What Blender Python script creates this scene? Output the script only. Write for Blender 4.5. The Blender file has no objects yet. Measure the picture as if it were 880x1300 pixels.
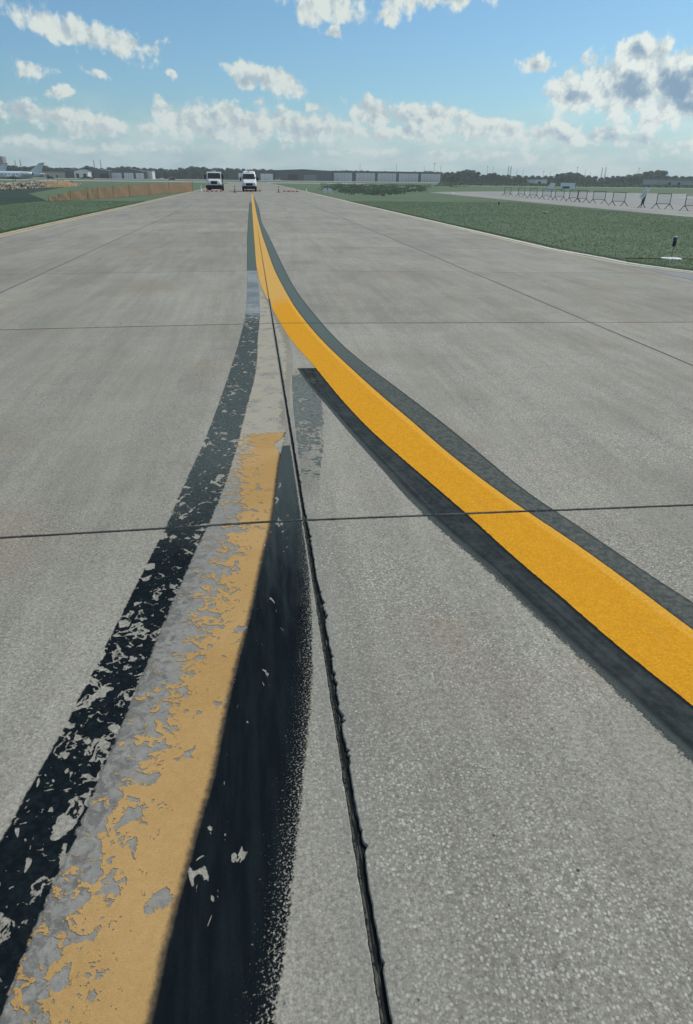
import bpy, bmesh, math, random
from mathutils import Vector, Matrix, noise as mnoise
R = math.radians
S = bpy.context.scene
COL = S.collection
rnd = random.Random(7)

# ------------------------------------------------------------------ camera
F_PX, PITCH, YAW, ROLL = 854.157, 0.458737, 0.133997, 0.01217
CAMX, CAMH = -0.2099, 1.65
W, H_IMG = 880, 1300
PANEL = 4.2763
CROWN = 0.010425
EDGE = 2 * PANEL
GZ = -0.105
JY = [3.2371 - 5.52, 3.2371, 8.795, 14.3205, 19.8]
while JY[-1] < 110: JY.append(JY[-1] + 5.52)

cy, sy, cp, sp = math.cos(YAW), math.sin(YAW), math.cos(PITCH), math.sin(PITCH)
FWD = Vector((sy * cp, cy * cp, -sp))
r0 = Vector((cy, -sy, 0)); u0 = r0.cross(FWD)
RT = r0 * math.cos(ROLL) + u0 * math.sin(ROLL)
UP = -r0 * math.sin(ROLL) + u0 * math.cos(ROLL)
cd = bpy.data.cameras.new('camera'); cam = bpy.data.objects.new('camera', cd); COL.objects.link(cam)
cam.matrix_world = Matrix(((RT.x, UP.x, -FWD.x, CAMX), (RT.y, UP.y, -FWD.y, 0), (RT.z, UP.z, -FWD.z, CAMH), (0, 0, 0, 1)))
cd.sensor_fit = 'VERTICAL'; cd.sensor_height = 24; cd.lens = 24 * F_PX / H_IMG
cd.clip_start = 0.05; cd.clip_end = 30000
S.camera = cam

def gz(x): return -CROWN * abs(x)
def ray(px, py): return FWD + RT * ((px - W / 2) / F_PX) - UP * ((py - H_IMG / 2) / F_PX)
def G(px, py):
    "point of the crowned pavement seen at a photo pixel"
    d = ray(px, py); t = CAMH / -d.z
    for _ in range(20): t = (CAMH - gz(CAMX + d.x * t)) / -d.z
    return (CAMX + d.x * t, d.y * t)
def G0(px, py, z=GZ):
    d = ray(px, py); t = (CAMH - z) / -d.z
    return (CAMX + d.x * t, d.y * t)
def AX(px, Y, py=226):
    d = ray(px, py); return CAMX + d.x / d.y * Y
def AZ(px, py, Y):
    d = ray(px, py); return CAMH + d.z / d.y * Y

S.cycles.max_bounces = 5; S.cycles.diffuse_bounces = 2; S.cycles.glossy_bounces = 2; S.cycles.transmission_bounces = 2
S.cycles.volume_bounces = 0; S.cycles.transparent_max_bounces = 10; S.cycles.caustics_reflective = False; S.cycles.caustics_refractive = False
# ------------------------------------------------------------------ node helpers
class E:
    """tiny expression layer over shader nodes"""
    def __init__(s, nt, sock): s.nt, s.s = nt, sock
    def _m(s, op, *a, clamp=False):
        n = s.nt.nodes.new('ShaderNodeMath'); n.operation = op; n.use_clamp = clamp
        for i, v in enumerate((s,) + a):
            if isinstance(v, E): s.nt.links.new(v.s, n.inputs[i])
            else: n.inputs[i].default_value = v
        return E(s.nt, n.outputs[0])
    def __add__(s, o): return s._m('ADD', o)
    __radd__ = __add__
    def __sub__(s, o): return s._m('SUBTRACT', o)
    def __rsub__(s, o): return (s * -1) + o
    def __mul__(s, o): return s._m('MULTIPLY', o)
    __rmul__ = __mul__
    def __truediv__(s, o): return s._m('DIVIDE', o)
    def abs(s): return s._m('ABSOLUTE')
    def max(s, o): return s._m('MAXIMUM', o)
    def min(s, o): return s._m('MINIMUM', o)
    def floor(s): return s._m('FLOOR')
    def frac(s): return s._m('FRACT')
    def pow(s, o): return s._m('POWER', o)
    def gt(s, o): return s._m('GREATER_THAN', o)
    def sin(s): return s._m('SINE')
    def ss(s, a, b):
        n = s.nt.nodes.new('ShaderNodeMapRange'); n.interpolation_type = 'SMOOTHSTEP'
        s.nt.links.new(s.s, n.inputs[0]); n.inputs[1].default_value = a; n.inputs[2].default_value = b
        return E(s.nt, n.outputs[0])
    def lin(s, a, b, c=0., d=1.):
        n = s.nt.nodes.new('ShaderNodeMapRange'); s.nt.links.new(s.s, n.inputs[0])
        n.inputs[1].default_value = a; n.inputs[2].default_value = b; n.inputs[3].default_value = c; n.inputs[4].default_value = d
        return E(s.nt, n.outputs[0])

class Mat:
    def __init__(s, name, rough=.8, spec=.3, metal=0.):
        s.m = bpy.data.materials.new(name); s.m.use_nodes = True; s.nt = s.m.node_tree
        s.b = s.nt.nodes['Principled BSDF']; s.b.inputs['Roughness'].default_value = rough
        s.b.inputs['Specular IOR Level'].default_value = spec; s.b.inputs['Metallic'].default_value = metal
        s.out = s.nt.nodes['Material Output']
    def tc(s, which='Object'):
        n = s.nt.nodes.new('ShaderNodeTexCoord'); return E(s.nt, n.outputs[which])
    def xyz(s, v):
        n = s.nt.nodes.new('ShaderNodeSeparateXYZ'); s.nt.links.new(v.s, n.inputs[0])
        return [E(s.nt, o) for o in n.outputs]
    def comb(s, x, y, z=0.):
        n = s.nt.nodes.new('ShaderNodeCombineXYZ')
        for i, v in enumerate((x, y, z)):
            if isinstance(v, E): s.nt.links.new(v.s, n.inputs[i])
            else: n.inputs[i].default_value = v
        return E(s.nt, n.outputs[0])
    def noise(s, v, scale, detail=4., rough=.55, dist=0., stretch=None):
        if stretch:
            mp = s.nt.nodes.new('ShaderNodeMapping'); mp.inputs['Scale'].default_value = stretch
            s.nt.links.new(v.s, mp.inputs[0]); v = E(s.nt, mp.outputs[0])
        n = s.nt.nodes.new('ShaderNodeTexNoise'); s.nt.links.new(v.s, n.inputs['Vector'])
        n.inputs['Scale'].default_value = scale; n.inputs['Detail'].default_value = detail
        n.inputs['Roughness'].default_value = rough; n.inputs['Distortion'].default_value = dist
        return E(s.nt, n.outputs[0])
    def voro(s, v, scale, feature='F1', out='Distance', rand=1.):
        n = s.nt.nodes.new('ShaderNodeTexVoronoi'); n.feature = feature; s.nt.links.new(v.s, n.inputs['Vector'])
        n.inputs['Scale'].default_value = scale; n.inputs['Randomness'].default_value = rand
        return E(s.nt, n.outputs[out])
    def voro2(s, v, scale):
        n = s.nt.nodes.new('ShaderNodeTexVoronoi'); s.nt.links.new(v.s, n.inputs['Vector']); n.inputs['Scale'].default_value = scale
        return E(s.nt, n.outputs['Distance']), s.xyz(E(s.nt, n.outputs['Color']))
    def wn(s, v):
        n = s.nt.nodes.new('ShaderNodeTexWhiteNoise'); n.noise_dimensions = '3D'; s.nt.links.new(v.s, n.inputs['Vector'])
        return E(s.nt, n.outputs['Value'])
    def mix(s, f, a, b, mode='MIX'):
        n = s.nt.nodes.new('ShaderNodeMix'); n.data_type = 'RGBA'; n.blend_type = mode
        for i, v in ((0, f), (6, a), (7, b)):
            if isinstance(v, E): s.nt.links.new(v.s, n.inputs[i])
            elif i == 0: n.inputs[0].default_value = v
            else: n.inputs[i].default_value = tuple(v)[:3] + (1,)
        return E(s.nt, n.outputs[2])
    def scale(s, col, f):
        n = s.nt.nodes.new('ShaderNodeVectorMath'); n.operation = 'SCALE'
        if isinstance(col, E): s.nt.links.new(col.s, n.inputs[0])
        else: n.inputs[0].default_value = tuple(col)[:3]
        if isinstance(f, E): s.nt.links.new(f.s, n.inputs['Scale'])
        else: n.inputs['Scale'].default_value = f
        return E(s.nt, n.outputs[0])
    def color(s, c):
        if isinstance(c, E): s.nt.links.new(c.s, s.b.inputs['Base Color'])
        else: s.b.inputs['Base Color'].default_value = tuple(c)[:3] + (1,)
        return s
    def setv(s, inp, v):
        if isinstance(v, E): s.nt.links.new(v.s, s.b.inputs[inp])
        else: s.b.inputs[inp].default_value = v
    def bump(s, h, dist=.002, strength=1.):
        n = s.nt.nodes.new('ShaderNodeBump'); n.inputs['Distance'].default_value = dist; n.inputs['Strength'].default_value = strength
        s.nt.links.new(h.s, n.inputs['Height']); s.nt.links.new(n.outputs[0], s.b.inputs['Normal'])
    def alpha(s, a): s.setv('Alpha', a)

def srgb(r, g, b):
    f = lambda c: (c / 255 / 12.92) if c / 255 <= .04045 else ((c / 255 + .055) / 1.055) ** 2.4
    return (f(r), f(g), f(b))

_simple = {}
def simple(name, col, rough=.6, spec=.4, metal=0., var=.12, sc=3.):
    if name in _simple: return _simple[name]
    m = Mat(name, rough, spec, metal); p = m.tc()
    n = m.noise(p, sc, 5)
    m.color(m.scale(col, n.lin(.3, .7, 1 - var, 1 + var)))
    _simple[name] = m.m
    return m.m

# ------------------------------------------------------------------ mesh helpers
def obj(name, verts, faces, mat, parent=None, uvs=None, smooth=False, kind=None):
    me = bpy.data.meshes.new(name); me.from_pydata([tuple(v) for v in verts], [], faces); me.update()
    if mat: me.materials.append(mat)
    if uvs:
        ul = me.uv_layers.new(name='UVMap')
        for l in me.loops: ul.data[l.index].uv = uvs[l.vertex_index]
    if smooth: me.polygons.foreach_set('use_smooth', [True] * len(me.polygons))
    o = bpy.data.objects.new(name, me); COL.objects.link(o)
    if parent is not None: o.parent = parent
    if kind: o['kind'] = kind
    return o
def struct(name, verts, faces, mat, uvs=None): return obj(name, verts, faces, mat, None, uvs, False, 'structure')
def tag(o, label=None, cat=None, group=None):
    if label: o['label'] = label
    if cat: o['category'] = cat
    if group: o['group'] = group
    return o
def thing(name, label, cat, loc=(0, 0, 0), rz=0., group=None):
    o = bpy.data.objects.new(name, None); COL.objects.link(o); o.empty_display_size = .2
    o.location = loc; o.rotation_euler = (0, 0, rz); return tag(o, label, cat, group)
def copy_tree(o, parent=None):
    c = o.copy(); COL.objects.link(c)
    if parent is not None: c.parent = parent
    for ch in [x for x in COL.objects if x.parent == o]: copy_tree(ch, c)
    return c

class MB:
    def __init__(s): s.v = []; s.f = []
    def add(s, vs, fs):
        n = len(s.v); s.v += [Vector(v) for v in vs]; s.f += [tuple(i + n for i in f) for f in fs]; return s
    def box(s, x0, x1, y0, y1, z0, z1, bev=0., rot=None, piv=(0, 0, 0)):
        bm = bmesh.new(); bmesh.ops.create_cube(bm, size=1)
        for v in bm.verts: v.co = Vector((x0 + (v.co.x + .5) * (x1 - x0), y0 + (v.co.y + .5) * (y1 - y0), z0 + (v.co.z + .5) * (z1 - z0)))
        if bev: bmesh.ops.bevel(bm, geom=bm.edges[:] + bm.verts[:], offset=bev, segments=2, affect='EDGES', profile=.6)
        if rot is not None:
            p = Vector(piv)
            for v in bm.verts: v.co = p + rot @ (v.co - p)
        bm.verts.index_update(); s.add([v.co.copy() for v in bm.verts], [[v.index for v in f.verts] for f in bm.faces]); bm.free(); return s
    def tube(s, a, b, ra, rb=None, n=8, caps=True):
        a, b = Vector(a), Vector(b); rb = ra if rb is None else rb
        d = (b - a).normalized(); q = d.orthogonal().normalized(); w = d.cross(q)
        vs = []
        for p, r in ((a, ra), (b, rb)):
            for i in range(n):
                t = 2 * math.pi * i / n; vs.append(p + q * (r * math.cos(t)) + w * (r * math.sin(t)))
        fs = [(i, (i + 1) % n, n + (i + 1) % n, n + i) for i in range(n)]
        if caps: fs += [tuple(range(n))[::-1], tuple(range(n, 2 * n))]
        return s.add(vs, fs)
    def loft(s, rings, caps=True):
        n = len(rings[0]); vs = [p for r in rings for p in r]; fs = []
        for k in range(len(rings) - 1):
            for i in range(n): fs.append((k * n + i, k * n + (i + 1) % n, (k + 1) * n + (i + 1) % n, (k + 1) * n + i))
        if caps: fs += [tuple(range(n))[::-1], tuple(range((len(rings) - 1) * n, len(rings) * n))]
        return s.add(vs, fs)
    def prism(s, prof, x0, x1):
        "profile in (y,z), extruded along x"
        n = len(prof); vs = [(x0, y, z) for y, z in prof] + [(x1, y, z) for y, z in prof]
        fs = [(i, (i + 1) % n, n + (i + 1) % n, n + i) for i in range(n)] + [tuple(range(n))[::-1], tuple(range(n, 2 * n))]
        return s.add(vs, fs)
    def build(s, name, mat, parent=None, smooth=False, kind=None):
        return obj(name, s.v, s.f, mat, parent, None, smooth, kind)

# ------------------------------------------------------------------ world: sky, clouds, sun
SUN_EL, SUN_AZ = R(46), R(62)     # azimuth clockwise from +Y
def make_world():
    w = bpy.data.worlds.new('World'); S.world = w; w.use_nodes = True
    M = Mat.__new__(Mat); M.nt = w.node_tree; nt = M.nt
    for n in list(nt.nodes): nt.nodes.remove(n)
    out = nt.nodes.new('ShaderNodeOutputWorld')
    sky = nt.nodes.new('ShaderNodeTexSky'); sky.sky_type = 'NISHITA'; sky.sun_disc = False
    sky.sun_elevation = SUN_EL; sky.sun_rotation = SUN_AZ
    sky.altitude = 200; sky.air_density = 1.0; sky.dust_density = .9; sky.ozone_density = 2.2
    b1 = nt.nodes.new('ShaderNodeBackground'); b1.inputs[1].default_value = .105
    tint = M.mix(1., E(nt, sky.outputs[0]), (.66, .93, 1.04), 'MULTIPLY')
    nt.links.new(tint.s, b1.inputs[0])
    g = M.tc('Generated'); x, y, z = M.xyz(g)
    az = x._m('ARCTAN2', y); el = z._m('ARCSINE')
    # el stretched so that low clouds flatten towards the horizon
    P = M.comb(az, el, 0.)
    elw = el.max(0.002).pow(.72) * .66
    PN = M.comb(az, elw, 3.1)
    w1 = M.noise(PN, 18., 4, .6); w2 = M.noise(M.comb(az, elw, 9.7), 18., 4, .6)
    Pw = M.comb(az + (w1 - .5) * .055, el + (w2 - .5) * .040, 0.)
    D = None
    def dirang(px, py):
        d = ray(px, py).normalized(); return math.atan2(d.x, d.y), math.asin(d.z)
    for (px, py, rx, ry, rot, amp) in CLOUDS:
        a, e = dirang(px, py); a2, e2 = dirang(px + 10, py); sx = math.hypot(a2 - a, e2 - e) / 10
        a3, e3 = dirang(px, py - 10); syy = math.hypot(a3 - a, e3 - e) / 10
        mp = nt.nodes.new('ShaderNodeMapping'); mp.vector_type = 'TEXTURE'
        mp.inputs['Location'].default_value = (a, e, 0); mp.inputs['Rotation'].default_value = (0, 0, R(-rot))
        mp.inputs['Scale'].default_value = (rx * sx, ry * syy, 1)
        nt.links.new(Pw.s, mp.inputs[0])
        L = nt.nodes.new('ShaderNodeVectorMath'); L.operation = 'LENGTH'; nt.links.new(mp.outputs[0], L.inputs[0])
        d = (1. - E(nt, L.outputs['Value'])) * amp
        D = d if D is None else D.max(d)
    n1 = M.noise(PN, 40., 6, .59)
    n2 = M.noise(M.comb(az + .007, elw + .008, 3.1), 40., 6, .59)
    # elsewhere in the sky (outside the picture) scattered clouds of the same sort
    far = M.noise(M.comb(az, el * 1.6, 20.), 2.6, 3, .5)
    side = (az - .13).abs().ss(.62, .85).max(el.ss(.30, .42))
    D2 = D.max((far - .52) * 5. - (1. - side) * 8.)
    dens = D2 * 1.2 + (n1 - .5) * 4.4 + .10
    cov = dens.ss(-.04, .78)
    # low veil: streaky, thickening to the horizon
    ns = M.noise(M.comb(az, elw * 2.2, 5.), 9., 7, .6)
    veil = (1. - el.ss(.005, .13)) * .90 + (ns - .5) * 1.3 * (1. - el.ss(.06, .16))
    veil = veil.ss(.16, 1.05) * .84
    lit = (n1 - n2)
    core = (dens * .62 - lit * 3. + (w1 - .5) * 1.6).ss(.50, 1.55)
    right = az.ss(.05, .62)
    hi = M.mix(right, (.70, .77, .74), (.84, .90, .86))
    mid = M.mix(right, (.52, .60, .62), (.60, .70, .71))
    shade = M.mix(right, (.30, .42, .52), (.20, .33, .48))
    tone = (lit * 7. + .62 + (ns - .5) * 1.2)._m('ADD', 0., clamp=True)
    bright = M.mix(tone, mid, hi)
    ccol = M.mix(core * (right * .25 + .72), bright, shade)
    ccol = M.mix((1. - el.ss(.01, .08)) * .45, ccol, (.60, .71, .72))
    vcol = M.mix(ns.ss(.38, .60), (.44, .60, .68), M.mix(right, (.60, .72, .72), (.72, .80, .78)))
    bc = nt.nodes.new('ShaderNodeBackground'); nt.links.new(ccol.s, bc.inputs[0])
    bv = nt.nodes.new('ShaderNodeBackground'); nt.links.new(vcol.s, bv.inputs[0])
    m1 = nt.nodes.new('ShaderNodeMixShader'); m2 = nt.nodes.new('ShaderNodeMixShader')
    nt.links.new(veil.s, m1.inputs[0]); nt.links.new(b1.outputs[0], m1.inputs[1]); nt.links.new(bv.outputs[0], m1.inputs[2])
    nt.links.new(cov.s, m2.inputs[0]); nt.links.new(m1.outputs[0], m2.inputs[1]); nt.links.new(bc.outputs[0], m2.inputs[2])
    nt.links.new(m2.outputs[0], out.inputs[0])
    w.cycles.sampling_method = 'MANUAL'; w.cycles.sample_map_resolution = 256
    sd = bpy.data.lights.new('sun', 'SUN'); sd.energy = 3.0; sd.angle = R(.55); sd.color = (1., .93, .82)
    so = bpy.data.objects.new('sun', sd); COL.objects.link(so)
    d = Vector((math.sin(SUN_AZ) * math.cos(SUN_EL), math.cos(SUN_AZ) * math.cos(SUN_EL), math.sin(SUN_EL)))
    so.rotation_euler = d.to_track_quat('Z', 'Y').to_euler(); so.location = d * 50
    S.view_settings.view_transform = 'Standard'; S.view_settings.look = 'None'
    S.view_settings.gamma = 1; S.view_settings.exposure = 0.; S.view_settings.use_curve_mapping = False
CLOUDS = [
    (95, 38, 108, 24, 12, 1.2), (160, 54, 55, 15, 12, 1.), (42, 88, 36, 10, 8, .9), (75, 120, 17, 8, 0, .9), (118, 99, 14, 6, 20, .7),
    (218, 98, 8, 5, 0, .8), (318, 96, 34, 20, 15, 1.25), (352, 106, 40, 20, 12, 1.2), (330, 130, 9, 8, 0, .9),
    (405, 6, 50, 24, 0, 1.2), (560, -10, 100, 24, -3, 1.2), (488, 12, 22, 16, 0, .9), (420, 43, 11, 7, 0, .9),
    (682, 81, 28, 11, 5, 1.), (728, 118, 46, 30, 5, 1.6), (795, 112, 70, 42, 10, 2.0), (862, 112, 70, 50, 0, 2.3), (818, 70, 34, 26, 0, 1.5),
    (825, 153, 28, 15, 0, 1.1), (398, 135, 15, 7, 0, .8),
    (70, 150, 110, 17, 3, 1.2), (185, 162, 24, 9, 5, 1.), (235, 152, 44, 22, 12, 1.3), (300, 158, 70, 24, 10, 1.4), (385, 160, 70, 20, 5, 1.3),
    (480, 142, 44, 18, 8, 1.3), (545, 150, 74, 18, 6, 1.3), (620, 165, 80, 17, 4, 1.2), (520, 168, 70, 12, 2, 1.2),
    (720, 170, 100, 16, 4, 1.1), (820, 182, 90, 12, 2, 1.0), (460, 192, 60, 7, 2, .8), (120, 185, 120, 8, 0, .75), (600, 196, 120, 7, 0, .8),
]
make_world()

# ------------------------------------------------------------------ ground materials
def joint_mask(m, x, y, n):
    "1 on the paint, 0 over and just beside a pavement joint"
    a = (x.abs() + (n - .5) * .022).ss(.016, .021)
    for jy in JY[1:4]:
        a = a * ((y - jy).abs() + (n - .5) * .012).ss(.0100, .014)
    return a

def mat_concrete(name='concrete', far=False):
    m = Mat(name, .88, .16); p = m.tc(); x, y, z = m.xyz(p)
    cell = m.comb((x / PANEL).floor(), ((y - 3.2371) / 5.52).floor(), 1.)
    slab = m.wn(cell)
    big = m.noise(p, .35, 5, .6); mid = m.noise(p, 3.2, 5, .6); fine = m.noise(p, 190., 3, .7)
    stain = m.noise(m.comb(x + .0, y * .18, 7.), 1.3, 5, .62)
    drag = m.noise(m.comb(x * 1.6, y * .10 - x * .1, 2.), 5., 4, .65)       # broom/tyre smears
    base = m.mix(stain.ss(.42, .68), (.290, .278, .236), (.240, .230, .196))
    base = m.mix(m.noise(p, .8, 4, .6).ss(.55, .75) * .5, base, (.255, .215, .172))    # brownish bloom
    f = big.lin(.3, .7, .90, 1.08) * mid.lin(.3, .7, .95, 1.05) * slab.lin(0, 1, .91, 1.05) * drag.lin(.36, .64, .92, 1.08)
    f = f * fine.lin(.36, .64, .82, 1.18)
    base = m.scale(base, f)
    h = fine
    # faint tyre tracks along the taxiway and drips
    tr = m.noise(m.comb(x, y * .05, 11.), 1.5, 1.5, .5); base = m.mix(tr.ss(.52, .70) * .26, base, (.18, .175, .155))
    hc = m.noise(m.comb(x * 1.3 + y * .5, y * 1.1 - x * .3, 5.), 1.1, 6, .6, .6); base = m.mix((1. - (hc - .5).abs().ss(.0008, .0028)) * m.noise(p, .5, 2).ss(.55, .6) * .45, base, (.10, .098, .09))
    dr = m.noise(p, 7., 3, .6); base = m.mix(dr.ss(.68, .75) * .5, base, (.13, .125, .11))
    oil = m.noise(p, .9, 3, .5); base = m.mix(oil.ss(.64, .76) * .35, base, (.15, .14, .12)); rs = m.noise(m.comb(x, y * .6, 31.), .7, 5, .65); base = m.mix(rs.ss(.56, .68) * .5, base, (.265, .215, .16))
    if not far:
        grit = m.noise(p, 75., 3, .7)
        base = m.scale(base, grit.lin(.34, .66, .74, 1.26))
        expo = m.noise(p, 1.1, 3).lin(.35, .65, .25, 1.) * x.ss(-.3, .6).lin(0, 1, .45, 1.)
        # exposed aggregate: small pale and dark stones
        for sc, thr, col, amt, rt in ((120., .42, (.50, .49, .44), .8, .50), (84., .36, (.60, .59, .54), .85, .72), (105., .34, (.11, .11, .105), .6, .62), (46., .19, (.68, .69, .66), .9, .90)):
            v, r = m.voro2(p, sc); r = r[0]
            st = (1. - (v + (grit - .5) * .5).ss(thr * .8, thr * 1.3)) * r.ss(rt, rt + .06) * amt * expo
            base = m.mix(st, base, col)
        # small pits
        v, r = m.voro2(p, 31.); r = r[1]
        pit = (1. - (v + (grit - .5) * .35).ss(.06, .11)) * r.ss(.80, .84)
        base = m.mix(pit * .8, base, (.06, .06, .058))
        h = fine * .5 + grit * 1. - pit * 1.5
    # grime along joints, the darker line at arrises
    jd = x.abs().min((x.abs() - PANEL).abs())
    base = m.mix((1. - (jd + (mid - .5) * .06).ss(0., .09)) * .22, base, (.20, .20, .19))
    m.color(base); m.bump(h, .0022 if not far else .001, .55)
    return m.m
M_CON = mat_concrete(); M_CONF = mat_concrete('worn concrete far', True)

def mat_grass(name='turf', c1=(.105, .152, .092), c2=(.128, .175, .108)):
    m = Mat(name, .9, .1); p = m.tc(); x, y, z = m.xyz(p)
    n = m.noise(p, .12, 6, .65); f = m.noise(p, 9., 5, .7); g = m.noise(p, 1.1, 4, .6)
    c = m.mix(n.ss(.38, .62), c1, c2); c = m.mix(g.ss(.60, .72) * .55, c, (.150, .135, .080))
    c = m.scale(c, f.lin(.25, .75, .85, 1.15)); m.color(c); m.bump(f, .05, .8); return m.m
M_GRASS = mat_grass()
M_DARKTURF = mat_grass('darker turf', (.040, .062, .052), (.052, .078, .060))  # darker, slightly bluer green than the main turf
M_SOIL = simple('dark soil', (.05, .042, .032), .95, .1, var=.3, sc=9)
M_SEAL = None

# ------------------------------------------------------------------ ground
def ngon_sheet(name, pts, z, mat):
    return struct(name, [(p[0], p[1], z) for p in pts], [tuple(range(len(pts)))], mat)
def grid_ground():
    xs = [-2800, -1000, -300, -100, -50, -EDGE + .25, EDGE - .25, 50, 100, 300, 1000, 2800]
    ys = [-400, -40, 400, 1000, 3200]
    v = [(x, y, GZ) for y in ys for x in xs]; n = len(xs)
    f = [(j * n + i, j * n + i + 1, (j + 1) * n + i + 1, (j + 1) * n + i) for j in range(len(ys) - 1) for i in range(n - 1)]
    struct('ground', v, f, M_GRASS)
grid_ground()

def slab(x0, x1, y0, y1, fine):
    "one concrete slab with chipped arrises; local functions give the half gap on each side"
    vs = []; loop = []
    step = .012 if fine else .5
    hg = .0085
    def jit(a, b, amp, sc=60.):
        return max(0., mnoise.noise(Vector((a * sc * .5, b * sc * .5, 3.3))) * amp + mnoise.noise(Vector((a * sc * 2, b * sc * 2, 1.3))) * amp * .5)
    def side_gap(x, y, vert):
        if vert:
            g = (.0115 if y < 3.3 else .0085) if abs(x) < .1 else .009
            if abs(x) >= EDGE - .01: return 0.
            if fine: g += jit(y, x + (5 if x0 >= 0 else 0), .004)
            if fine and x0 > -.01 and abs(x) < .1:      # spalled right lip of the centre joint
                k = max(0, 1 - abs(y - 2.05) / 1.2); g += k * max(0., mnoise.noise(Vector((y * 5, 2.2, 0))) + .1) * .012 + (jit(y, 7., .030, 45) * k + jit(y, 3., .016, 120)) * max(0., min(1., mnoise.noise(Vector((y * 4.3, 8.8, 0))) * 2.2 + .45))
            return g
        g = .010 if y < 5 else .014
        if y > 10: g = .011 if y < 30 else .006
        if fine: g += jit(x, y + (3 if abs(y - y0) < .01 else 0), .004)
        return g
    def frange(a, b, st, dense=None):
        o = [a]; 
        n = max(1, int(abs(b - a) / st))
        return [a + (b - a) * i / n for i in range(n)]
    pts = []
    for x in frange(x0, x1, step): pts.append((x, y0 + side_gap(x, y0, False), 0, 1))
    for y in frange(y0, y1, step): pts.append((x1 - side_gap(x1, y, True), y, -1, 0))
    for x in frange(x1, x0, step): pts.append((x, y1 - side_gap(x, y1, False), 0, -1))
    for y in frange(y1, y0, step): pts.append((x0 + side_gap(x0, y, True), y, 1, 0))
    # clamp corners into the gap box
    q = []
    for (x, y, nx, ny) in pts:
        gx0 = 0 if x0 < -EDGE + .01 else .006; gx1 = 0 if x1 > EDGE - .01 else .006
        if abs(x0) < .1: gx0 = .009
        if abs(x1) < .1: gx1 = .009
        x = min(max(x, x0 + gx0 * .9), x1 - gx1 * .9); y = min(max(y, y0 + .006), y1 - .006); q.append((x, y, nx, ny))
    n = len(q); cx, cyy = (x0 + x1) / 2, (y0 + y1) / 2
    ins = .0025
    top = [(x + nx * ins, y + ny * ins, gz(x)) for x, y, nx, ny in q]
    mid = [(x, y, gz(x) - .0025) for x, y, nx, ny in q]
    bot = [(x, y, gz(x) - .06) for x, y, nx, ny in q]
    a0, a1, b0, b1 = x0 + .09, x1 - .09, y0 + .09, y1 - .09
    inn = [(min(max(x, a0), a1), min(max(y, b0), b1)) for x, y, _, _ in q]
    inn = [(x, y, gz(x)) for x, y in inn]
    f = []
    for k in (0, 1):
        f += [(k * n + (i + 1) % n, k * n + i, (k + 1) * n + i, (k + 1) * n + (i + 1) % n) for i in range(n)]
    f += [(i, (i + 1) % n, 3 * n + (i + 1) % n, 3 * n + i) for i in range(n)]
    f.append((4 * n, 4 * n + 1, 4 * n + 2, 4 * n + 3))
    return top + mid + bot + inn + [(a0, b0, gz(a0)), (a1, b0, gz(a1)), (a1, b1, gz(a1)), (a0, b1, gz(a0))], f
SV, SF = [], []
cols = [-EDGE, -PANEL, 0, PANEL, EDGE]
for j in range(len(JY) - 1):
    for i in range(4):
        fine = (i in (1, 2)) and j in (0, 1)
        v, f = slab(cols[i], cols[i + 1], JY[j], JY[j + 1], fine)
        n = len(SV); SV += v; SF += [tuple(a + n for a in q) for q in f]
struct('taxiway_pavement', SV, SF, M_CON)
YE = JY[-1]
YC = 400
ys = [YE + .01, 200, 300, YC]
v = []
for y in ys: v += [(-EDGE, y, GZ - .02), (-EDGE, y, gz(EDGE)), (0, y, 0), (EDGE, y, gz(EDGE)), (EDGE, y, GZ - .02)]
f = [(j * 5 + i, j * 5 + i + 1, j * 5 + 6 + i, j * 5 + 5 + i) for j in range(len(ys) - 1) for i in range(4)]
struct('far_taxiway_pavement', v, f, M_CONF)

# sealant bedded in the joints
def mat_seal():
    m = Mat('joint sealant', .7, .12); p = m.tc(); x, y, z = m.xyz(p)
    n = m.noise(p, 60., 4, .6, stretch=(3., .25, 1)); g = m.noise(p, 120., 3)
    c = m.mix(n.ss(.50, .66), (.006, .009, .011), (.030, .037, .040)); c = m.mix(n.ss(.60, .68) * .8, c, (.13, .125, .105)); c = m.mix((1. - (x + .006).abs().ss(.001, .004)) * g.ss(.40, .55) * .7, c, (.12, .12, .10))
    m.color(c); m.bump(n + g * .3, .004, .8); return m.m
M_SEAL = mat_seal()
def ribbon(path, hw, mat, name, z=0., lat=None):
    v = []; f = []
    for k, (x, y) in enumerate(path):
        a = path[max(0, k - 1)]; b = path[min(len(path) - 1, k + 1)]
        t = Vector((b[0] - a[0], b[1] - a[1])).normalized(); n = Vector((t.y, -t.x))
        for s_, dz in ((-1, 0), (-.35, .003), (.35, .003), (1, 0)):
            X, Y = x + n.x * hw * s_, y + n.y * hw * s_; v.append((X, Y, gz(X) + z + dz))
    for k in range(len(path) - 1):
        for i in range(3): f.append((k * 4 + i, k * 4 + i + 1, k * 4 + 5 + i, k * 4 + 4 + i))
    return v, f
V, Fc = [], []
def addr(v, f):
    n = len(V); V.extend(v); Fc.extend([tuple(a + n for a in q) for q in f])
addr(*ribbon([(0, JY[0]), (0, 9)], .05, None, '', -.015)); addr(*ribbon([(0, 9), (0, YE)], .03, None, '', -.006))
for xx in (-PANEL, PANEL): addr(*ribbon([(xx, JY[0]), (xx, YE)], .03, None, '', -.0045))
for jy in JY: addr(*ribbon([(-EDGE, jy), (0, jy), (EDGE, jy)], .03, None, '', -.0125 if jy < 6 else -.0042))
struct('joint_sealant', V, Fc, M_SEAL)
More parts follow.
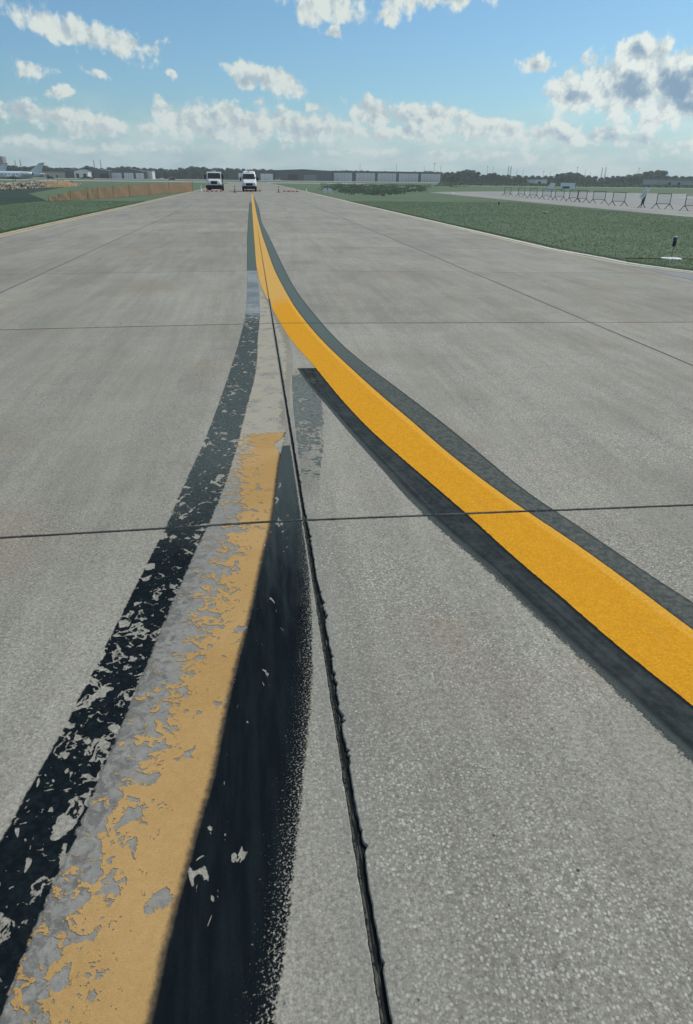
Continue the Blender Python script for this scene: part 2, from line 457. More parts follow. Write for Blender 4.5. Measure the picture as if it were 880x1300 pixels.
# proud blob of sealant beside the yellow line
bx, by = G(660, 646.7); bx2, _ = G(700, 645)
MBs = MB(); N = 26
rings = []
for i in range(N + 1):
    t = i / N; X = bx - .01 + (bx2 - bx + .05) * t; hw = (.006 + .010 * math.sin(math.pi * t) ** .5) * (1 + .35 * math.sin(i * 2.3)); hh = .006
    rings.append([(X, JY[1] + hw * c, gz(X) + hh * max(0, s_) - .004) for c, s_ in [(math.cos(a), math.sin(a)) for a in [k * math.pi / 4 for k in range(8)]]])
MBs.loft(rings); MBs.build('joint_sealant_spill', M_SEAL, smooth=True, kind='structure')

# fillet of asphalt at the right, where the edge swings out
LINE_O = [(600, 294), (660, 306), (700, 315.2), (760, 326), (801, 334), (842, 340), (880, 345), (960, 353), (1060, 361)]
fil = [G(*p) for p in LINE_O[1:]]
# flat ground outside the crown: follow the falling cross slope
def gzo(x): return max(gz(EDGE), gz(x)) if x < EDGE else gz(EDGE)
v = []; f = []
for k, (x, y) in enumerate(fil):
    x = max(x, EDGE + .02); v += [(EDGE - .03, y, gz(EDGE) + .004), (x + .1, y, gz(EDGE) + .002), (x + .2, y, GZ - .03)]
for k in range(len(fil) - 1): f += [(k * 3 + i, k * 3 + 3 + i, k * 3 + 4 + i, k * 3 + 1 + i) for i in (0, 1)]
v2 = [(EDGE + .004, -3, 0), ]
m = Mat('bluish asphalt', .85, .25); p = m.tc(); n = m.noise(p, 60, 4, .7); n2 = m.noise(p, .8, 4)
m.color(m.scale((.235, .25, .25), n.lin(.25, .75, .8, 1.2) * n2.lin(.3, .7, .92, 1.08))); m.bump(n, .002, .5); M_ASPH = m.m
struct('asphalt_fillet', v, f, M_ASPH)
x_, y_ = fil[-1]
struct('asphalt_fillet_near', [(EDGE - .03, y_, gz(EDGE) + .004), (EDGE - .03, -3, gz(EDGE) + .004), (x_ + 6, -3, gz(EDGE) + .004), (x_ + 3, y_ - 1, gz(EDGE) + .004), (x_ + .1, y_, gz(EDGE) + .002)], [(0, 1, 2, 3, 4)], M_ASPH)

# cross taxiway, apron in front of the hangars, right hand apron
def rect(name, x0, x1, y0, y1, z, mat): return struct(name, [(x0, y0, z), (x1, y0, z), (x1, y1, z), (x0, y1, z)], [(0, 1, 2, 3)], mat)
M_PALE = simple('pale concrete', (.36, .35, .31), .85, .2, var=.15, sc=.05)
rect('cross_taxiway', -900, 60, 335, 405, GZ + .02, M_PALE)
rect('hangar_apron', -1200, 620, 690, 900, GZ + .03, M_PALE)
rect('far_road', 90, 900, 300, 316, GZ + .02, M_PALE)
AP = [(24.6, -3), (24.8, 20), (25.3, 39.7), (26.2, 62.6), (28.0, 100), (29.4, 121.4), (33, 128), (45, 140), (55, 146), (85, 134), (150, 118), (260, 110), (260, -3)]
m = Mat('old apron concrete', .85, .25); p = m.tc(); x, y, z = m.xyz(p); n = m.noise(p, .25, 5, .65); n2 = m.noise(p, 6, 5, .7)
c = m.mix(n.ss(.4, .62), (.30, .30, .28), (.245, .25, .245)); lat = (x / 6.1).frac(); lin_ = (1. - ((lat - .5).abs() * 6.1).ss(2.98, 3.05) * -1. - 1.)
c = m.scale(c, n2.lin(.3, .7, .93, 1.07)); m.color(c); M_APR = m.m
ngon_sheet('apron_pavement', AP, GZ + .012, M_APR)

# ------------------------------------------------------------------ painted markings
def resample(pts, n):
    L = [0.]
    for a, b in zip(pts, pts[1:]): L.append(L[-1] + math.hypot(b[0] - a[0], b[1] - a[1]))
    o = []
    for i in range(n):
        s_ = L[-1] * i / (n - 1); k = 0
        while k < len(L) - 2 and L[k + 1] < s_: k += 1
        t = (s_ - L[k]) / max(1e-9, L[k + 1] - L[k]); o.append((pts[k][0] + (pts[k + 1][0] - pts[k][0]) * t, pts[k][1] + (pts[k + 1][1] - pts[k][1]) * t))
    return o
def cr(pts, sub=8):
    "Catmull-Rom through traced points"
    o = []; P = [pts[0]] + list(pts) + [pts[-1]]
    for i in range(1, len(P) - 2):
        p0, p1, p2, p3 = P[i - 1:i + 3]
        for k in range(sub):
            t = k / sub; o.append(tuple(.5 * (2 * p1[c] + (p2[c] - p0[c]) * t + (2 * p0[c] - 5 * p1[c] + 4 * p2[c] - p3[c]) * t * t + (3 * p1[c] - p0[c] - 3 * p2[c] + p3[c]) * t ** 3) for c in (0, 1)))
    o.append(pts[-1]); return o
def x_at(path, Y):
    "lateral position of an edge at distance Y"
    P = sorted(path, key=lambda p: p[1])
    if Y <= P[0][1]: a, b = P[0], P[1]
    elif Y >= P[-1][1]: a, b = P[-2], P[-1]
    else:
        for a, b in zip(P, P[1:]):
            if a[1] <= Y <= b[1]: break
    t = (Y - a[1]) / (b[1] - a[1]) if b[1] != a[1] else 0; return a[0] + (b[0] - a[0]) * t
def smooth_x(path, Y):
    sw = sx = 0.
    for k in range(-6, 7):
        w = math.exp(-(k / 3.2) ** 2); sw += w; sx += w * x_at(path, Y * math.exp(k * .022))
    return sx / sw
def strip(name, left, right, y0, y1, z, mat, ext=.12, nu=260, nv=8, world=False):
    Lp = left if world else [G(*p) for p in left]; Rp = right if world else [G(*p) for p in right]
    Lp = sorted(Lp, key=lambda p: p[1]); Rp = sorted(Rp, key=lambda p: p[1])
    Lp = cr(Lp, 5); Rp = cr(Rp, 5)
    V, F, U = [], [], []
    for i in range(nu):
        t = i / (nu - 1); Y = y0 * (y1 / y0) ** t
        a, b = smooth_x(Lp, Y), smooth_x(Rp, Y)
        for j in range(nv + 1):
            vv = -ext + (1 + 2 * ext) * j / nv; X = a + (b - a) * vv
            V.append((X, Y, gz(X) + z * (1 + Y * .08))); U.append((vv, Y))
    n = nv + 1
    for i in range(nu - 1):
        for j in range(nv): F.append((i * n + j, i * n + j + 1, (i + 1) * n + j + 1, (i + 1) * n + j))
    return struct(name, V, F, mat, U)

Y_L = [(319.0, 244), (320, 262), (321.6, 286.6), (323.6, 313), (326, 342), (332, 363.6), (341, 383), (356, 410), (370.5, 433.6), (396, 461), (427, 499.5), (466, 542), (520, 590), (590, 650), (650, 705), (715, 760), (790, 825), (880, 896.5), (980, 975), (1100, 1068)]
Y_R = [(320.8, 244), (322.6, 254), (326, 272), (331.8, 294.8), (338, 313), (345, 333.6), (351, 348), (361, 366.8), (373.6, 389), (389.5, 409.8), (408.6, 432), (443, 465), (485, 503), (520, 532), (570, 576), (627.5, 620), (662.5, 645), (720, 682.5), (790, 732.5), (880, 800), (980, 874), (1100, 962)]
B_R = [(322.4, 250), (328.7, 264), (331.8, 280.4), (340, 297), (350, 318), (361, 341), (376.8, 370), (408.6, 410), (437, 440), (474, 470), (520, 504), (585, 555), (662.5, 620), (700, 645), (760, 685), (810, 720), (880, 765), (980, 830), (1100, 905)]
LB_O = [(377, 467.5), (388.6, 484), (408, 507), (450.5, 557.5), (489, 600), (505, 620), (555, 670), (615, 720), (665, 770), (720, 820), (770, 865), (820, 915), (880, 970), (980, 1062), (1080, 1150)]
OB_L = [(314, 343), (314, 370), (312.5, 395), (308, 418), (299, 449.5), (284, 496), (261, 557.5), (234, 615.5), (213, 666), (200, 690), (160, 770), (115, 860), (67.5, 950), (30, 1015), (2, 1067), (-42, 1150), (-110, 1285), (-160, 1400)]
OT_L = [(326.5, 343), (329, 370), (330, 395), (328.5, 418), (327, 430), (325, 472.5), (313, 515), (305.6, 550), (292, 596), (272, 650), (250, 695), (215, 775), (184, 850), (145, 945), (120, 1000), (90, 1075), (55, 1150), (25, 1230), (0, 1290), (-45, 1400)]
OT_R = [(341, 383), (356, 410), (368, 433), (372, 445), (372, 461), (368.5, 488), (366, 530), (361, 560), (356, 573), (350, 623), (344, 669.6), (335, 700), (320, 775), (300, 850), (282.5, 930), (270, 1000), (259, 1025), (240, 1100), (215, 1190), (192, 1300), (170, 1400)]
RB_R = [(372, 560), (380, 620), (386, 670), (392, 720), (396, 780), (397, 850), (392, 920), (386, 980), (383, 1010), (377.5, 1075), (372, 1105), (364, 1190), (348, 1300), (332, 1400)]

def paint(name, z, left, right, y0, y1, fn, ext=.12, nu=260, rough=.8, spec=.06, **k):
    m = Mat(name + '_paint', rough, spec); p = m.tc(); x, y, z_ = m.xyz(p)
    u, vv, _ = m.xyz(m.tc('UV'))     # u across 0..1, vv metres along
    fn(m, p, x, y, u)
    return strip(name, left, right, y0, y1, z, m.m, ext, nu, **k)
def edges(m, p, u, al, ar, sc=45., sharp=.02):
    n = m.noise(p, sc, 5, .65)
    n2 = m.noise(p, sc * .2, 3, .6)
    d = (n - .5) * 1. + (n2 - .5) * .5
    return (u + d * al).ss(-sharp, sharp) * (1. - (u + d * ar).ss(1 - sharp, 1 + sharp))

Z = .0006
Ywld = lambda py, px=330: G(px, py)[1]
# 1 primer/worn ghost under the old line
def f_ghost(m, p, x, y, u):
    n = m.noise(p, 40., 5, .65); b = m.noise(p, 5., 5, .6); f = m.noise(p, 220., 3, .7)
    dk = (m.noise(p, 28., 5, .7, .5) - u * .5).ss(.40, .50) * (1. - y.ss(2.5, 3.5))
    near = m.mix(dk * .45, m.mix(m.noise(p, 22., 5, .7, .8).ss(.42, .54), (.228, .225, .205), (.262, .257, .232)), (.06, .064, .062))
    beige = (.37, .34, .275)
    t = (y + (b - .5) * .5).ss(3.6, 4.4)
    c = m.mix(t, near, beige)
    c = m.mix(b.ss(.48, .62) * t * .6, c, (.30, .30, .28))
    c = m.scale(c, n.lin(.3, .7, .86, 1.14) * f.lin(.25, .75, .85, 1.15))
    m.color(c); m.bump(n, .002, .5)
    a = edges(m, p, u, .10, .12) * joint_mask(m, x, y, n)
    rw = (u + (m.noise(p, 14., 5, .7) - .5) * .7).ss(.80, .86) * y.ss(4.5, 5.2)       # worn right side
    a = a * (1. - rw * .8) * (1. - (n + b).ss(1.12, 1.2) * t * .5)
    m.alpha(a)
paint('old_line_ghost_marking', Z, OT_L, OT_R, .45, 11.5, f_ghost)

# 2 left black border of the old line
def f_oldblack(m, p, x, y, u):
    n = m.noise(p, 45., 6, .66); fl = m.noise(p, 9.5, 2.2, .5, 1.3, stretch=(1., .80, 1)); reg = m.noise(p, 1.6, 2); f = m.noise(p, 200., 3, .7)
    fl2 = m.noise(p, 34., 3, .5, 1.)
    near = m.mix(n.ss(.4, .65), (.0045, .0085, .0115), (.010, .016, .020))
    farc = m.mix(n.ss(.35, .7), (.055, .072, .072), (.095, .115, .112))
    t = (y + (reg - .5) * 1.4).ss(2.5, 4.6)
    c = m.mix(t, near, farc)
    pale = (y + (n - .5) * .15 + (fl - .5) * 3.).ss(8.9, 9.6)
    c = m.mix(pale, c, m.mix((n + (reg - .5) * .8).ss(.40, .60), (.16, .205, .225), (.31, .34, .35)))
    c = m.scale(c, f.lin(.25, .75, .75, 1.25))
    amount = y.lin(.6, 1.6, .0, .075).min(.075) + (reg - .5) * .34 - y.ss(2.3, 3.4) * .075
    wx = m.noise(p, 16., 3, .6); wy = m.noise(m.comb(x + 7., y, 3.), 16., 3, .6)
    pw = m.comb((x + (wx - .5) * .09) * 1.15, (y + (wy - .5) * .09) * .85, 0.)
    v, r = m.voro2(pw, 13.); sel = reg.lin(.40, .60, .34, .66) + y.ss(2.0, 3.0) * .14 + (1. - y.ss(.7, 1.25)) * .24 - y.ss(1.2, 1.5) * (1. - y.ss(1.9, 2.4)) * .12
    rad = .20 + r[1] * .26
    bl = (1. - (v - rad + (n - .5) * .35).ss(-.02, .02)) * (r[0] - sel).ss(0., .02)
    cor = (1. - (v - rad * .62 + (n - .5) * .8).ss(-.03, .03)) * r[2].ss(.35, .40)
    bl = bl * (1. - cor * .92)
    d = fl + amount * .5 - .03 + (n - .5) * .06
    ring = d.ss(.592, .602) * (1. - (d + (fl2 - .5) * .30).ss(.672, .684) * .9 * (1. - y.ss(2.5, 3.5)))
    small = (fl2 + amount * .5 + y.ss(2., 3.) * .03).ss(.655, .665) * .95
    bare = ring.max(small).max(bl)
    halo = d.ss(.565, .60) * (1. - t)
    m.color(c); m.bump((1. - bare) * 1.5 + n * .4, .0015, .7)
    e = edges(m, p, u, .09, .20, 38.)
    a = e * (1. - bare) * joint_mask(m, x, y, n)
    m.alpha(a)
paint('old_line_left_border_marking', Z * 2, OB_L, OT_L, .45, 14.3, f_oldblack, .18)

# 3 right black border of the old line
def f_rblack(m, p, x, y, u):
    n = m.noise(p, 45., 6, .66); f = m.noise(p, 150., 4, .75); fl = m.noise(p, 15., 3, .5, 1.4, stretch=(1., .45, 1)); st = m.noise(p, 10., 5, .6, stretch=(3., .35, 1))
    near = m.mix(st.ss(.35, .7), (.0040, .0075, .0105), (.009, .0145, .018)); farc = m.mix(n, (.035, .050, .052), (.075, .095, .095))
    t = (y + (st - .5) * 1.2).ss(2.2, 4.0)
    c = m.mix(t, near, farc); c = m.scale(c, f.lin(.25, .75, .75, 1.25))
    spk = (f + (u - .80) * .48).ss(.57, .61) * u.ss(.50, .66)            # speckled wear at the right
    sp2 = (f + (m.noise(p, 4., 3) - .5) * .3).ss(.745, .77)
    hole = (fl + (m.noise(p, 2.1, 2) - .5) * .35).ss(.655, .668) * (1. - (fl + (f - .5) * .4).ss(.76, .78) * .8) * (1. - u.ss(.50, .6))
    stv = (st + (u - 1.) * .5 + (m.noise(p, 3.2, 3) - .5) * .6).ss(.60, .68) * y.ss(1.6, 2.1) * f.ss(.42, .5)
    bare = spk.max(sp2).max(hole).max(stv)
    m.color(c); m.bump((1. - bare) + n * .4, .0015, .7)
    m.alpha(edges(m, p, u, .0, .08, 50.) * (1. - bare) * joint_mask(m, x, y, n))
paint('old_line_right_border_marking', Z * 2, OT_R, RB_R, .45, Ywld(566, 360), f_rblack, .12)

# 4 the old tan line itself
YT = Ywld(550, 330)
def f_tan(m, p, x, y, u):
    n = m.noise(p, 40., 6, .68); fl = m.noise(p, 15., 4, .6, .9); fl2 = m.noise(p, 30., 5, .62, .6); f = m.noise(p, 230., 3, .75); b = m.noise(p, 2.2, 4)
    c = m.mix(b.ss(.35, .65), (.425, .262, .100), (.470, .300, .125)); c = m.scale(c, f.lin(.25, .75, .80, 1.2) * n.lin(.3, .7, .93, 1.07))
    c = m.mix(fl2.ss(.55, .7) * .25, c, (.36, .25, .12))
    # dark overspray at the right edge, soft
    c = m.mix((u + (n - .5) * .09).ss(.93, 1.0) * .92, c, (.03, .032, .032))
    wid = y.lin(.7, 2.3, .16, .50) - y.ss(3.3, 4.0) * .30                        # worn share of the width
    edge_d = (u - wid) + (fl - .5) * 2.1 + (fl2 - .5) * 1.3
    keep = edge_d.ss(-.03, .03)
    v, r = m.voro2(p, 6.5); r = r[0]
    hole = (1. - (v + (fl2 - .5) * .9 + (n - .5) * .3).ss(.17, .19)) * r.ss(.45, .47)
    keep = keep * (1. - hole * (1. - y.ss(3.2, 3.8)))
    small = (n + (fl2 - .5) * .5).ss(.655, .67)
    keep = keep * (1. - small * (1. - u.ss(.6, .9)))
    e = (u + (n - .5) * .14).ss(-.01, .02) * (1. - (u + (n - .5) * .05).ss(.995, 1.02))
    end = 1. - (y + (n - .5) * .12).ss(YT - .03, YT)
    patch = ((y - (YT - .25)).abs() + (1. - u) * .9 + (n - .5) * .3).ss(.17, .20)
    m.color(c); m.bump(keep * .25 + n * .4, .0012, .6); m.setv('Roughness', .75)
    m.alpha(keep * e * end * patch * joint_mask(m, x, y, n))
paint('old_centre_line_marking', Z * 3, OT_L, OT_R, .45, YT + .03, f_tan, .06)

# 5 faded blackout patch right of the joint
PT_L = [(371, 458), (371.5, 500), (377, 560), (384, 610), (389, 660)]
PT_R = [(392, 458), (404, 490), (409, 520), (411, 560), (406, 600), (402, 660)]
def f_patch(m, p, x, y, u):
    n = m.noise(p, 30., 6, .7); b = m.noise(p, 6., 4, .6); f = m.noise(p, 120., 3, .7)
    c = m.mix(n.ss(.35, .65), (.085, .110, .105), (.20, .215, .20)); m.color(m.scale(c, f.lin(.25, .75, .8, 1.2)))
    a = edges(m, p, u, .06, .28, 24.) * (1. - (n * 1.2 + (b - .5) * 1.2 + y.lin(3.3, 6.2, .26, -.16)).ss(.60, .72) * .9) * (1. - (y + (n - .5) * 1.6).ss(6.05, 6.35))
    a = a * (y + (n - .5) * .5).ss(3.45, 3.75) * joint_mask(m, x, y, n)
    m.alpha(a)
paint('faded_blackout_patch_marking', Z, PT_L, PT_R, 3.3, Ywld(455, 380), f_patch, .12)

# 6 borders of the fresh yellow line
def f_lower(m, p, x, y, u):
    n = m.noise(p, 30., 6, .68); st = m.noise(p, 7., 5, .6); f = m.noise(p, 190., 3, .7)
    c = m.mix(n.ss(.35, .7), (.020, .026, .029), (.040, .050, .052)); c = m.mix(st.ss(.42, .68) * .75, c, (.055, .066, .066))
    c = m.mix((1. - (u + (n - .5) * .16).ss(.10, .24)) * .75, c, (.085, .10, .095))      # paler feathered outer coat
    sk = m.noise(m.comb(u * 7. + (n - .5) * .4, y * .45, 2.), 2.2, 5, .62)
    c = m.mix(sk.ss(.50, .66) * .5, c, (.020, .026, .029)); c = m.mix((1. - sk.ss(.34, .48)) * .5, c, (.060, .072, .072)); c = m.mix((1. - (u - .28 + (n - .5) * .1).abs().ss(.0, .06)) * .6, c, (.014, .019, .021))
    c = m.mix(u.ss(.88, .98), c, (.009, .013, .016))
    c = m.scale(c, f.lin(.25, .75, .75, 1.25))
    m.color(c); m.bump(n, .0015, .6)
    far = y.ss(2.6, 3.6)
    ed = (n - .5) * .34 + (m.noise(p, 90., 3) - .5) * .22
    a = (u + ed * (1. - far * .8)).ss(-.01, .03) * (1. - (u).ss(1.05, 1.06))
    a = a * (1. - (f + (u * -1. + .2) * .8).ss(.66, .7) * .8)
    m.alpha(a * joint_mask(m, x, y, n))
paint('yellow_line_lower_border_marking', Z, LB_O, Y_L, .6, Ywld(467.5, 378), f_lower, .10)
def f_upper(m, p, x, y, u):
    n = m.noise(p, 36., 6, .7); st = m.noise(p, 5., 5, .6); f = m.noise(p, 170., 4, .75)
    c = m.mix(n.ss(.35, .68), (.058, .068, .064), (.125, .135, .124)); c = m.mix(y.ss(5., 9.) , c, m.mix(n, (.075, .105, .10), (.13, .16, .15)))
    c = m.mix((u + (n - .5) * .08).ss(.90, .96) * .75, c, (.028, .038, .038)); c = m.mix((1. - u.ss(.03, .12)) * .7, c, (.03, .035, .033))
    c = m.scale(c, f.lin(.25, .75, .62, 1.38))
    m.color(c); m.bump(f, .0015, .6); m.setv('Roughness', .8)
    m.alpha(edges(m, p, u, .0, .05, 60.) * joint_mask(m, x, y, n))
paint('yellow_line_upper_border_marking', Z, Y_R, B_R, .6, 78., f_upper, .08, 420)
# 7 the fresh yellow line
def f_yel(m, p, x, y, u):
    n = m.noise(p, 26., 5, .65); f = m.noise(p, 260., 3, .75); st = m.noise(p, 3., 4)
    # u is 0 on its left edge
    c = m.mix(n.ss(.35, .68), (.640, .292, .014), (.690, .330, .020))
    c = m.mix((u + (n - .5) * .05).ss(.82, .88) * .8, c, (.735, .375, .045))
    gr = m.noise(p, 85., 3, .7); c = m.scale(c, gr.lin(.36, .64, .84, 1.12)); sc = m.noise(m.comb(u * 3., y * .5, 4.), 2.5, 5, .7); c = m.mix(sc.ss(.56, .70) * .25, c, (.42, .24, .06))      # second pass overlaps
    t = (y + (n - .5) * 2.5 + (st - .5) * 1.5 - u * .8).ss(9.6, 10.6)
    c = m.mix(t, c, m.mix(n, (.60, .345, .085), (.62, .375, .11)))
    c = m.scale(c, f.lin(.25, .75, .88, 1.10))
    m.color(c); m.bump(f + n, .001, .4)
    # the older join shows the centre crack through the paint
    ck = 1. - (x.abs() + (n - .5) * .03).ss(.006, .013); c = m.mix(ck * y.ss(8., 9.) * (1. - y.ss(20., 32.)) * .85, c, (.10, .065, .035)); m.color(c)
    m.alpha((u + (n - .5) * .03).ss(-.004, .01) * (1. - (u + (n - .5) * .02).ss(.99, 1.004)) * joint_mask(m, x, y, n).max(y.ss(10.6, 10.8)))
paint('yellow_centre_line_marking', Z * 2, Y_L, Y_R, .6, 92., f_yel, .04, 460)
# 8 far left border, greenish
FL_L = [(316.6, 257), (314.4, 291), (314, 318), (314, 342)]
FL_R = [(319.9, 257), (321.8, 287), (323.8, 313), (326.4, 342)]
def f_fl(m, p, x, y, u):
    n = m.noise(p, 9., 5, .7); c = m.mix(n.ss(.3, .7), (.075, .115, .095), (.12, .15, .135))
    ed = (u - .5).abs().ss(.40, .47); c = m.mix(ed * .8, c, (.035, .06, .045)); m.color(c)
    m.alpha((u).ss(-.02, .02) * (1. - u.ss(.98, 1.02)) * joint_mask(m, x, y, n))
paint('far_left_border_marking', Z, FL_L, FL_R, 14.34, G(318, 257)[1], f_fl, .05, 200)

# edge lines (double)
m = Mat('faded edge line paint', .8, .2); p = m.tc(); n = m.noise(p, 14, 5, .7); n2 = m.noise(p, 1., 4)
c = m.mix(n2.ss(.4, .6), (.50, .43, .28), (.47, .37, .20)); c = m.scale(c, n.lin(.3, .7, .85, 1.15)); m.color(c); m.alpha(1. - n.ss(.66, .72) * .8); M_EL = m.m
m = Mat('bright edge line paint', .7, .3); p = m.tc(); n = m.noise(p, 14, 5, .7)
m.color(m.scale((.62, .62, .56), n.lin(.3, .7, .88, 1.1))); M_EL2 = m.m
def edge_line(name, outer, w, mat, z=.004):
    V, F = [], []
    for k, (x, y) in enumerate(outer):
        a = outer[max(0, k - 1)]; b = outer[min(len(outer) - 1, k + 1)]
        t = Vector((b[0] - a[0], b[1] - a[1])).normalized(); n = Vector((t.y, -t.x)) * (1 if w > 0 else -1)
        X2, Y2 = x + n.x * abs(w), y + n.y * abs(w)
        zz = lambda q: max(gz(q), gz(EDGE)) if abs(q) < EDGE else gz(EDGE) + .004
        V += [(x, y, zz(x) + z), (X2, Y2, zz(X2) + z)]
    for k in range(len(outer) - 1): F.append((2 * k, 2 * k + 1, 2 * k + 3, 2 * k + 2))
    struct(name, V, F, mat)
yy = [17.5 + i * 4 for i in range(60)]
for off, nm in ((8.50, 'outer'), (8.18, 'inner')):
    edge_line('left_%s_edge_line_marking' % nm, [(-off, y) for y in yy], .16, M_EL)
curve = [G(*p) for p in LINE_O]; curve = [c for c in curve if c[1] < 20.5]; curve = cr(sorted(curve, key=lambda c: -c[1]), 6)
outer = [(8.50, y) for y in reversed(yy) if y > 21.5] + [(max(8.5, x), y) for x, y in curve]
def inset(path, d):
    o = []
    for k, (x, y) in enumerate(path):
        a = path[max(0, k - 1)]; b = path[min(len(path) - 1, k + 1)]; t = Vector((b[0] - a[0], b[1] - a[1])).normalized(); o.append((x + t.y * d, y - t.x * d))
    return o
edge_line('right_outer_edge_line_marking', outer, .16, M_EL2)
edge_line('right_inner_edge_line_marking', inset(outer, .30), .15, M_EL)
# apron line on the right
yl = [(29.0, 18), (28.96, 45.5), (29.3, 70), (29.77, 88), (31, 112), (34, 124)]
V, F = [], []
for k, (x, y) in enumerate(yl): V += [(x - .1, y, GZ + .017), (x + .28, y, GZ + .017)]
for k in range(len(yl) - 1): F.append((2 * k, 2 * k + 1, 2 * k + 3, 2 * k + 2))
struct('apron_edge_line_marking', V, F, M_EL)
struct('apron_white_line_marking', [(60, 96, GZ + .017), (140, 88, GZ + .017), (140, 91, GZ + .017), (60, 99, GZ + .017)], [(0, 1, 2, 3)], M_EL2)

# ------------------------------------------------------------------ grass blades along the verges, dark turf, weeds
def mat_leaf(name, c1, c2, trans=.38):
    m = Mat(name, .8, .2); g = m.nt.nodes.new('ShaderNodeNewGeometry'); ri = E(m.nt, g.outputs['Random Per Island'])
    c = m.mix(ri, c1, c2); m.color(c)
    tr = m.nt.nodes.new('ShaderNodeBsdfTranslucent'); mx = m.nt.nodes.new('ShaderNodeMixShader'); mx.inputs[0].default_value = trans
    m.nt.links.new(m.scale(c, 1.15).s, tr.inputs[0]); m.nt.links.new(m.b.outputs[0], mx.inputs[1]); m.nt.links.new(tr.outputs[0], mx.inputs[2]); m.nt.links.new(mx.outputs[0], m.out.inputs[0])
    return m.m
def blades(name, spots, mat, h0, h1, w):
    V, F = [], []
    for (x, y) in spots:
        for _ in range(3):
            a = rnd.uniform(0, 6.28); h = rnd.uniform(h0, h1) * (1.5 if rnd.random() < .08 else 1); bx, by = x + rnd.gauss(0, .03), y + rnd.gauss(0, .03)
            dx, dy = math.cos(a) * w, math.sin(a) * w; lx, ly = rnd.gauss(0, h * .4), rnd.gauss(0, h * .4); n = len(V)
            V += [(bx - dx, by - dy, GZ - .002), (bx + dx, by + dy, GZ - .002), (bx + lx, by + ly, GZ + h)]; F.append((n, n + 1, n + 2))
    o = obj(name, V, F, mat, kind='stuff'); return o
spots = []
def right_edge_x(y):
    if y > 20: return EDGE
    return x_at([(c[0], c[1]) for c in curve], y)
for _ in range(90000):
    y = 12 + 55 * rnd.random() ** 1.7
    if rnd.random() < .64:
        xr = max(EDGE, right_edge_x(max(y, 13)));  x = rnd.uniform(xr + .06, 24.7)
        if rnd.random() < .2: x = xr + .0 + rnd.random() ** 2 * .3
    else:
        y = 22 + 40 * rnd.random() ** 1.4; x = rnd.uniform(-24, -EDGE - .06)
        if rnd.random() < .12: x = -EDGE - .06 - rnd.random() * .25
    spots.append((x, y))
tag(blades('grass', spots, mat_leaf('grass blades', (.108, .158, .092), (.148, .195, .122)), .015, .055, .007), 'short green mown grass on both verges of the taxiway', 'grass')
PATCH = [G0(0, 262), G0(-60, 270), (-60, 120), (-60, 158), G0(90, 238), G0(64, 249), G0(60, 256)]
PATCH = [(-16.6, 51.3), (-24, 45), (-60, 60), (-75, 158), (-36.2, 157.6), (-24.5, 86), (-16.4, 62)]
ngon_sheet('dark_turf', PATCH, GZ + .006, M_DARKTURF)

def leafmass(n, cx, cyy, cz, rx, ry, rz, size, r=rnd, V=None, F=None):
    for _ in range(n):
        while True:
            p = Vector((r.uniform(-1, 1), r.uniform(-1, 1), r.uniform(-1, 1)))
            if .35 < p.length < 1: break
        c = Vector((cx + p.x * rx, cyy + p.y * ry, cz + p.z * rz)); s_ = size * r.uniform(.6, 1.4)
        a = Vector((r.gauss(0, 1), r.gauss(0, 1), r.gauss(0, 1))).normalized(); b = a.orthogonal().normalized(); d = a.cross(b); k = len(V)
        V += [c + b * s_, c + d * s_ * .7, c - b * s_, c - d * s_ * .7]; F.append((k, k + 1, k + 2, k + 3))
# weedy ditch beyond the verge
V, F = [], []
def inweeds(px, py):
    lo = 240 + 8 * (1 - abs(px - 478) / 75) if px < 553 else 0
    return py < lo
cnt = 0
while cnt < 420:
    px = rnd.uniform(408, 600); py = rnd.uniform(231.2, 248.5)
    top = 231.5 + (px - 410) * .004; low = 238 + 10 * max(0, 1 - ((px - 478) / 78) ** 2)
    if px > 545: low = 236.5 + rnd.uniform(-1, 1)
    if py < low - rnd.random() ** 2 * 4 and rnd.random() < .9:
        x, y = G0(px, py + .6)
        if y > 330: continue
        h = rnd.uniform(.08, .26); leafmass(14, x, y, GZ + h * .45, .5 + y * .004, .8 + y * .01, h * .5, .10 + y * .0005, rnd, V, F); cnt += 1
M_WEED = mat_leaf('weed leaves', (.088, .122, .092), (.120, .156, .108))
tag(obj('weeds', V, F, M_WEED, kind='stuff'), 'dark green weeds and low scrub growing along the ditch beyond the taxiway', 'weeds')

# ------------------------------------------------------------------ common materials for things
M_WHITE = simple('white vehicle paint', (.78, .79, .78), .35, .5, var=.05)
M_GLASS = simple('dark glass', (.018, .024, .028), .12, .6, var=.2)
M_BLACK = simple('black plastic', (.018, .02, .022), .6, .3, var=.2)
M_RUB = simple('tyre rubber', (.02, .02, .02), .85, .2, var=.2)
M_CHR = simple('wheel metal', (.45, .46, .47), .4, .5, .8)
M_GREY = simple('dull grey metal', (.14, .16, .16), .5, .4, .3)
M_DKG = simple('dark green steel', (.07, .095, .085), .6, .4)
M_ORANGE = simple('orange plastic', (.75, .20, .03), .5, .4)
M_WPL = simple('white plastic', (.74, .74, .72), .5, .4, var=.06)
M_AMBER = simple('amber lens', (.80, .35, .05), .25, .5)
M_LENS = simple('headlight lens', (.55, .58, .60), .15, .7)
M_GRILLE = simple('grille', (.03, .034, .036), .5, .4)

